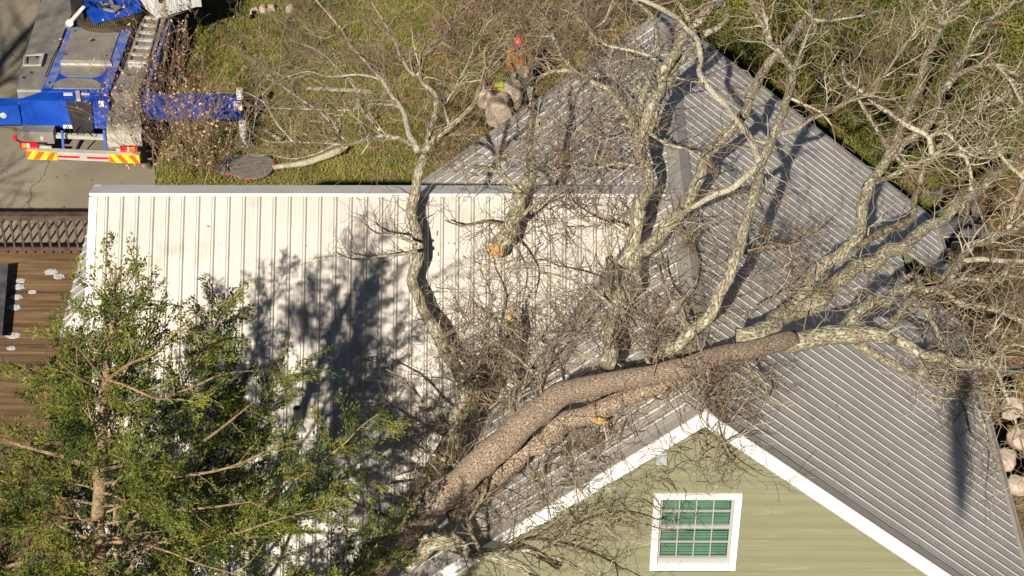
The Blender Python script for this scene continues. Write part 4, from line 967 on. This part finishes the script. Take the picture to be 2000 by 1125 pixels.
def cbranch(P,d,Ln,r,bare=.25):
    pts=[V(P)]; rs=[r]; cur=V(P); n=max(3,int(Ln/.13)); dd=V(d)
    for i in range(n):
        dd=rdir(dd,abs(RN.gauss(0,.10))); dd=(dd+V((0,0,.018))).normalized(); cur=cur+dd*.13
        pts.append(V(cur)); rs.append(max(.004,r*(1-.85*(i+1)/n)))
        f=(i+1)/n
        if f>.36:
            for s_ in (0,1):
                if RN.random()<.88:
                    ln=Ln*.34*RN.uniform(.5,1.2)*(1.25-f)+.14
                    sd=rdir(dd,RN.uniform(.5,1.0)); sp=[V(cur)]; sr=[.004]; c2=V(cur); m2=max(2,int(ln/.09))
                    for j in range(m2):
                        sd=rdir(sd,abs(RN.gauss(0,.2))); c2=c2+sd*.09; sp.append(V(c2)); sr.append(.0025)
                        sprig(c2,sd,19,.031)
                    cb.tube(sp,sr,3,False)
            if f>.45: sprig(cur,dd,10,.036)
    cb.tube(pts,rs,5,False)
ztop=tip.z
nb=0; zz=ztop-.25
while zz>2.6:
    tdown=ztop-zz
    i=min(range(len(TP)),key=lambda k:abs(TP[k].z-zz)); P=TP[i]
    az=nb*2.4+RN.uniform(-.5,.5)
    Rr=min(.15+.66*tdown,3.1+.26*tdown)*RN.choice((.4,.6,.9,1.08))*(.68 if tdown<1.6 else .85 if tdown<2.4 else 1.05)
    if Rr>4.9: Rr=4.9
    el=R(38)-min(tdown,5)*R(4)
    d=V((math.cos(az)*math.cos(el),math.sin(az)*math.cos(el),math.sin(el)))
    cbranch(P,d,max(.25,Rr),max(.008,.008*Rr+.004))
    nb+=1; zz-= .068 if tdown<6 else .10
for sp in (((206,745),(250,712),(300,690),(352,640),(400,602)),((206,740),(250,755),(310,780),(340,768)),((340,770),(390,750),(438,726)),((195,1043),(260,1058),(330,1078),(392,1102),(470,1124)),((340,931),(420,920),(480,900),(545,868)),((200,945),(225,940),(255,935)),((198,760),(150,735),(110,700)),((205,745),(170,700),(130,650)),((320,995),(400,992),(490,980)),((400,860),(440,830),(495,785)),((198,985),(240,990),(268,1000))):
    L2=[cedpt(a,b,cy0-.5-.25*i) for i,(a,b) in enumerate(sp)]; P2,R2=spline(L2,[.017-.010*i/(len(sp)-1) for i in range(len(sp))],.12); cb.tube(P2,R2,6,False)
    for i in range(2,len(P2)):
        if RN.random()<.5:
            dd=rdir((P2[i]-P2[i-1]).normalized(),.7); c2=V(P2[i])
            q=[V(c2)]
            for j in range(5): dd=rdir(dd,.15); c2=c2+dd*.09; q.append(V(c2)); sprig(c2,dd,6,.035)
            cb.tube(q,[.004]*6,3,False)
cb.build('branches',mt['cedarbark'],ced); cf.build('foliage',mt['cedar'],ced)
# ------------------------------------------------------------------ grass, leaf litter
RN=random.Random(9)
gm_=MB()
def blades(m,cnt,x0,x1,y0,y1,h,w,dens=None,mask=None):
    for k in range(cnt):
        x=RN.uniform(x0,x1); y=RN.uniform(y0,y1)
        if mask and not mask(x,y): continue
        nv=noise.noise(V((x*1.3,y*1.3,4)))
        if RN.random()>.55+nv: continue
        hh=h*RN.uniform(.5,1.3)*(1+nv); a=RN.random()*6.28; dx,dy=math.cos(a)*w,math.sin(a)*w
        lx,ly=RN.gauss(0,.6)*hh,RN.gauss(0,.6)*hh
        m.quad((x-dx,y-dy,0),(x+dx,y+dy,0),(x+lx,y+ly,hh))
def lawnmask(x,y): return x>-9.9+.3*noise.noise(V((y,0,0)))-.04*(y-15)
blades(gm_,150000,-10.6,0.5,14.3,24.5,.085,.010,mask=lawnmask)
blades(gm_,16000,5.2,10.5,3,15,.08,.010)
go=gm_.build('grass',mt['grass'],kind='stuff'); go['label']='uneven yellow-green grass covering the lawn'; go['category']='grass'
lf=MB()
def leaves(cnt,x0,x1,y0,y1,s=.035,mask=None):
    for k in range(cnt):
        x=RN.uniform(x0,x1); y=RN.uniform(y0,y1)
        if mask and not mask(x,y): continue
        a=RN.random()*6.28; c,q=math.cos(a)*s*RN.uniform(.6,1.4),math.sin(a)*s*RN.uniform(.6,1.4); z=.015+RN.random()*.05; t=RN.gauss(0,.015)
        lf.quad((x-c,y-q,z+t),(x+q*.6,y-c*.6,z),(x+c,y+q,z-t),(x-q*.6,y+c*.6,z+.01))
leaves(26000,-4.5,3.0,16,24.5); leaves(12000,5.1,11,-1,15); leaves(8000,-9.8,-3,14.3,24,.028); 
leaves(260,-16,-9.9,14,24,.03)
for k in range(1300):
    p=at(RN.gauss(1150,240),RN.gauss(600,230),7); 
    for it in range(3):
        z=rz(p.x,p.y); d=(p-CAMP); d*= (z-CAMP.z)/d.z; p=CAMP+d
    if p.z<2.5 or p.x>4.8 or p.x<-8.6 or p.y<.1 or (p.x<-.2 and abs(p.y-YW)<.35): continue
    a=RN.random()*3.14; l=RN.uniform(.008,.03); w=RN.uniform(.003,.009); c,q=math.cos(a),math.sin(a)
    sl_=PM*(1 if p.x<0 else -1) if rz(p.x+.05,p.y)!=rz(p.x,p.y) else 0
    zf=lambda x,y: rz(x,y)+.022
    P4=[(p.x-c*l-q*w,p.y-q*l+c*w),(p.x+c*l-q*w,p.y+q*l+c*w),(p.x+c*l+q*w,p.y+q*l-c*w),(p.x-c*l+q*w,p.y-q*l-c*w)]
    lf.quad(*[(x,y,zf(x,y)) for x,y in P4])
lo_=lf.build('leaf_litter',mt['straw'],kind='stuff'); lo_['label']='scattered dry brown leaves over the ground'; lo_['category']='leaves'
# ------------------------------------------------------------------ boulders
def boulder(px,py,z,sx,sy,sz,seed,label,mat='stone'):
    bm=bmesh.new(); bmesh.ops.create_icosphere(bm,subdivisions=4,radius=1)
    for v in bm.verts:
        n=noise.noise(v.co*1.3+V((seed,0,0)))*.28+noise.noise(v.co*4+V((seed,3,0)))*.07
        c=v.co*(1+n); v.co=V((c.x*sx,c.y*sy,max(-.3,min(.72,c.z))*sz))
    me=bpy.data.meshes.new('boulder'); bm.to_mesh(me); bm.free(); me.materials.append(mt[mat])
    me.polygons.foreach_set('use_smooth',[True]*len(me.polygons))
    o=bpy.data.objects.new('boulder',me); COL.objects.link(o); o.location=at(px,py,z); o.rotation_euler=(0,0,seed)
    return tag(o,label,'boulder','boulders around the house')
boulder(977,224,.25,.31,.27,.62,1,'large tan boulder against the roof edge, lowest of three')
boulder(948,196,.2,.25,.2,.4,2.1,'broad flat pinkish boulder left of the large tan one')
boulder(1000,192,.3,.22,.22,.6,3.3,'twiggy grey-tan boulder in front of the worker')
boulder(1742,534,4.05,.17,.15,.13,4.2,'pale pinkish slab lying near the broken eave, left one')
boulder(1783,543,3.75,.12,.11,.12,5.2,'small pale pinkish slab at the broken eave, right one')
boulder(1838,492,.2,.22,.2,.5,6.0,'yellow-tan rock below the covered grill')
for i,(px,py,lb) in enumerate(((498,24,'left pale stone in the row at the lawn\'s top edge'),(513,20,'second pale stone in the row at the lawn\'s top edge'),(530,18,'third pale stone in the row at the lawn\'s top edge'),(566,18,'lone pale stone right of the row at the lawn\'s top edge'))):
    boulder(px,py,.05,.10,.09,.15,7+i,lb)
for i,(px,py,lb) in enumerate(((1975,800,'pale rock on the bank under the pale limbs'),(1990,860,'pale rock half way down the bank by the eave'),(1985,950,'pale rock near the dark gap by the eave'),(1962,900,'small brown rock touching the eave shadow'))):
    boulder(px,py,2.0,.22,.18,.22,20+i,lb)
# ------------------------------------------------------------------ covered grill and weathered boards
gr=thing('grill','covered black grill on a stand beside the house corner','grill')
c=at(1864,446,1.25)
def lid(m):
    n0=len(m.v); nx,ny=14,10
    for j in range(ny+1):
        for i in range(nx+1):
            u_=i/nx*2-1; a=math.pi*j/ny
            m.v.append((c.x+u_*.42,c.y-math.cos(a)*.27,c.z-.05+math.sin(a)*.28*(1-.12*u_**4)))
    for j in range(ny):
        for i in range(nx): k=n0+j*(nx+1)+i; m.f.append((k,k+1,k+nx+2,k+nx+1))
    for e in (0,nx): m.f.append(tuple(n0+j*(nx+1)+e for j in range(ny+1)))
part('lid',mt['blackcover'],gr,lid,smooth=False)
part('firebox',mt['black'],gr,lambda m:m.box((c.x-.40,c.y-.25,c.z-.3),(c.x+.40,c.y+.25,c.z-.055)))
part('handle',mt['alulight'],gr,lambda m:m.tube([c+V((-.3,-.31,.03)),c+V((.3,-.31,.03))],[.018,.018],8))
for sx in (-1,1):
    part('side_shelf',mt['grey wood'],gr,lambda m:m.box((c.x+sx*.43+(0 if sx>0 else -.3),c.y-.2,c.z-.08),(c.x+sx*.43+(.3 if sx>0 else 0),c.y+.2,c.z-.04)))
    for sy in (-1,1): part('leg',mt['black'],gr,lambda m:m.box((c.x+sx*.36-.02,c.y+sy*.2-.02,0),(c.x+sx*.36+.02,c.y+sy*.2+.02,c.z-.3)))
for (poly,z,lb) in (([(1808,372),(1840,372),(1850,430),(1822,440)],1.3,'weathered grey wooden screen leaning left of the grill'),([(1896,392),(1908,390),(1922,440),(1900,445)],1.3,'weathered grey wooden screen standing right of the grill')):
    o=thing('wooden_screen',lb,'screen','weathered screens around the grill')
    P=[at(a,b,z-(.9 if k>1 else 0)) for k,(a,b) in enumerate(poly)]
    part('panel',mt['grey wood'],o,lambda m:m.prism(P,V((.0,.06,-.02))))
    for q in (P[0],P[1]): part('post',mt['grey wood'],o,lambda m:m.box((q.x-.03,q.y+.07,0),(q.x+.03,q.y+.13,q.z)))
# ------------------------------------------------------------------ the worker
fx=at(1014,205,0)
def skinobj(name,verts,edges,rad,mat,parent,sub=2):
    me=bpy.data.meshes.new(name); me.from_pydata([tuple(v) for v in verts],edges,[]); o=bpy.data.objects.new(name,me); COL.objects.link(o)
    o.parent=parent; me.materials.append(mat)
    s=o.modifiers.new('skin','SKIN'); s.use_smooth_shade=True
    for i,r in enumerate(rad): me.skin_vertices[0].data[i].radius=(r,r) if not isinstance(r,tuple) else r
    me.skin_vertices[0].data[0].use_root=True
    u_=o.modifiers.new('sub','SUBSURF'); u_.levels=sub; u_.render_levels=sub
    return o
per=thing('person','person in brown jacket, grey trousers and red helmet standing behind the boulders','person')
per.location=fx
J={'pel':(0,0,.95),'wst':(0,.0,1.08),'che':(-.01,-.03,1.32),'nek':(-.02,-.03,1.50),'hed':(-.03,-.06,1.62),'top':(-.03,-.05,1.74),
 'shl':(-.19,-.03,1.43),'ell':(-.25,-.12,1.17),'wrl':(-.14,-.33,1.10),'shr':(.19,-.03,1.43),'elr':(.27,-.10,1.17),'wrr':(.16,-.33,1.08),
 'hpl':(-.1,0,.90),'knl':(-.12,-.04,.50),'anl':(-.13,.0,.10),'tol':(-.14,-.16,.04),'hpr':(.1,0,.90),'knr':(.12,-.02,.50),'anr':(.14,.03,.10),'tor':(.16,-.13,.04)}
ks=list(J); ix={k:i for i,k in enumerate(ks)}
E_=[('pel','wst'),('wst','che'),('che','nek'),('nek','hed'),('hed','top'),('che','shl'),('shl','ell'),('ell','wrl'),('che','shr'),('shr','elr'),('elr','wrr'),('pel','hpl'),('hpl','knl'),('knl','anl'),('anl','tol'),('pel','hpr'),('hpr','knr'),('knr','anr'),('anr','tor')]
rr={'pel':.13,'wst':.12,'che':.14,'nek':.05,'hed':.085,'top':.06,'shl':.065,'ell':.045,'wrl':.03,'shr':.065,'elr':.045,'wrr':.03,'hpl':.085,'knl':.055,'anl':.04,'tol':.035,'hpr':.085,'knr':.055,'anr':.04,'tor':.035}
# fingers
vs=[J[k] for k in ks]; es=[(ix[a],ix[b]) for a,b in E_]; rl=[rr[k] for k in ks]
for w,sx in (('wrl',1),('wrr',-1)):
    b=V(J[w]); pm=b+V((sx*.02,-.08,-.01)); vs.append(tuple(pm)); es.append((ix[w],len(vs)-1)); rl.append(.028); pi_=len(vs)-1
    for f in range(5):
        off=V(((f-2)*.018,-.045,-.01)) if f else V((sx*.04,-.02,0)); l=.03 if f in (0,4) else .04
        vs.append(tuple(pm+off)); es.append((pi_,len(vs)-1)); rl.append(.009); vs.append(tuple(pm+off+V((0,-l*.6,-l*.7)))); es.append((len(vs)-2,len(vs)-1)); rl.append(.008)
skinobj('body',vs,es,rl,mt['skin'],per)
def sub_(keys,extra,mat,name):
    kk=list(keys); e=[(kk.index(a),kk.index(b)) for a,b in E_ if a in kk and b in kk]
    return skinobj(name,[J[k] for k in kk],e,[rr[k]+extra for k in kk],mat,per)
sub_(['pel','wst','che','shl','ell','wrl','shr','elr','wrr'],.022,mt['brownjacket'],'jacket')
J['pel2']=J['pel']; sub_(['pel','hpl','knl','anl','hpr','knr','anr'],.02,mt['trousers'],'trousers')
for s in ('l','r'):
    a=V(J['an'+s]); b=V(J['to'+s]); skinobj('boot',[a+V((0,0,.12)),a,b],[(0,1),(1,2)],[.055,.06,.05],mt['black'],per,1)
hc=V(J['hed'])+V((0,0,.05))
def helm(m):
    n0=len(m.v); nu,nv=18,7
    for j in range(nv+1):
        a=j/nv*math.pi/2
        for i in range(nu):
            t=2*math.pi*i/nu; m.v.append((hc.x+math.cos(t)*math.cos(a)*.125,hc.y+math.sin(t)*math.cos(a)*.15,hc.z+math.sin(a)*.12))
    for j in range(nv):
        for i in range(nu): i2=(i+1)%nu; m.f.append((n0+j*nu+i,n0+j*nu+i2,n0+(j+1)*nu+i2,n0+(j+1)*nu+i))
    m.box((hc.x-.09,hc.y-.21,hc.z-.005),(hc.x+.09,hc.y-.13,hc.z+.01))
hl=part('helmet',mt['helmet'],per,helm,smooth=True)
for sx in (-1,1): part('ear_defender',mt['helmet'],hl,lambda m:m.tube([hc+V((sx*.10,0,-.07)),hc+V((sx*.145,0,-.07))],[.045,.04],12))
part('face',mt['skin'],per,lambda m:(m.tube([hc+V((0,-.13,-.07)),hc+V((0,-.165,-.09))],[.016,.012],6),m.box(tuple(hc+V((-.03,-.15,-.14))),tuple(hc+V((.03,-.137,-.13))))),label='nose and mouth under the helmet peak')
part('eyes',mt['black'],per,lambda m:[m.tube([hc+V((s*.035,-.135,-.045)),hc+V((s*.035,-.148,-.045))],[.012,.01],8) for s in (-1,1)])
rc=thing('rope_coil','grey coiled rope hanging beside the worker\'s red helmet','rope')
c=at(985,84,1.35)
part('coil',mt['rope'],rc,lambda m:[m.tube([c+V((math.cos(a*.33)*(.10+.012*k)+.015*k,-.3+.02*k,math.sin(a*.33)*(.13+.01*k))) for a in range(20)],[.013]*20,6,False) for k in range(5)])
part('tail',mt['rope'],rc,lambda m:m.tube([c+V((.08,-.28,.05)),c+V((.16,-.2,.16)),c+V((.24,-.1,.2)),fx+V((-.08,-.1,1.48))],[.012]*4,6))
hv=thing('work_bundle','bright yellow-green bundle with orange ends lying beside the boulders','bundle')
c=at(979,167,.5)
def lump(m,c,r,sq,seed):
    n0=len(m.v); nu,nv=12,8
    for j in range(nv+1):
        a=-math.pi/2+math.pi*j/nv
        for i in range(nu):
            t=2*math.pi*i/nu; d=V((math.cos(t)*math.cos(a),math.sin(t)*math.cos(a)*sq,math.sin(a)*.7)); k=1+.4*noise.noise(d*2.2+V((seed,0,0)))
            m.v.append(tuple(c+d*r*k))
    for j in range(nv):
        for i in range(nu): i2=(i+1)%nu; m.f.append((n0+j*nu+i,n0+j*nu+i2,n0+(j+1)*nu+i2,n0+(j+1)*nu+i))
part('cloth',mt['hivis'],hv,lambda m:(lump(m,c,.15,.8,1),lump(m,c+V((.04,-.09,-.02)),.10,.8,5)),smooth=True)
part('orange_end',mt['orange'],hv,lambda m:lump(m,c+V((-.155,-.05,-.02)),.045,1,3),smooth=True)
part('orange_end',mt['orange'],hv,lambda m:lump(m,c+V((.14,-.09,-.02)),.05,1,4),smooth=True)
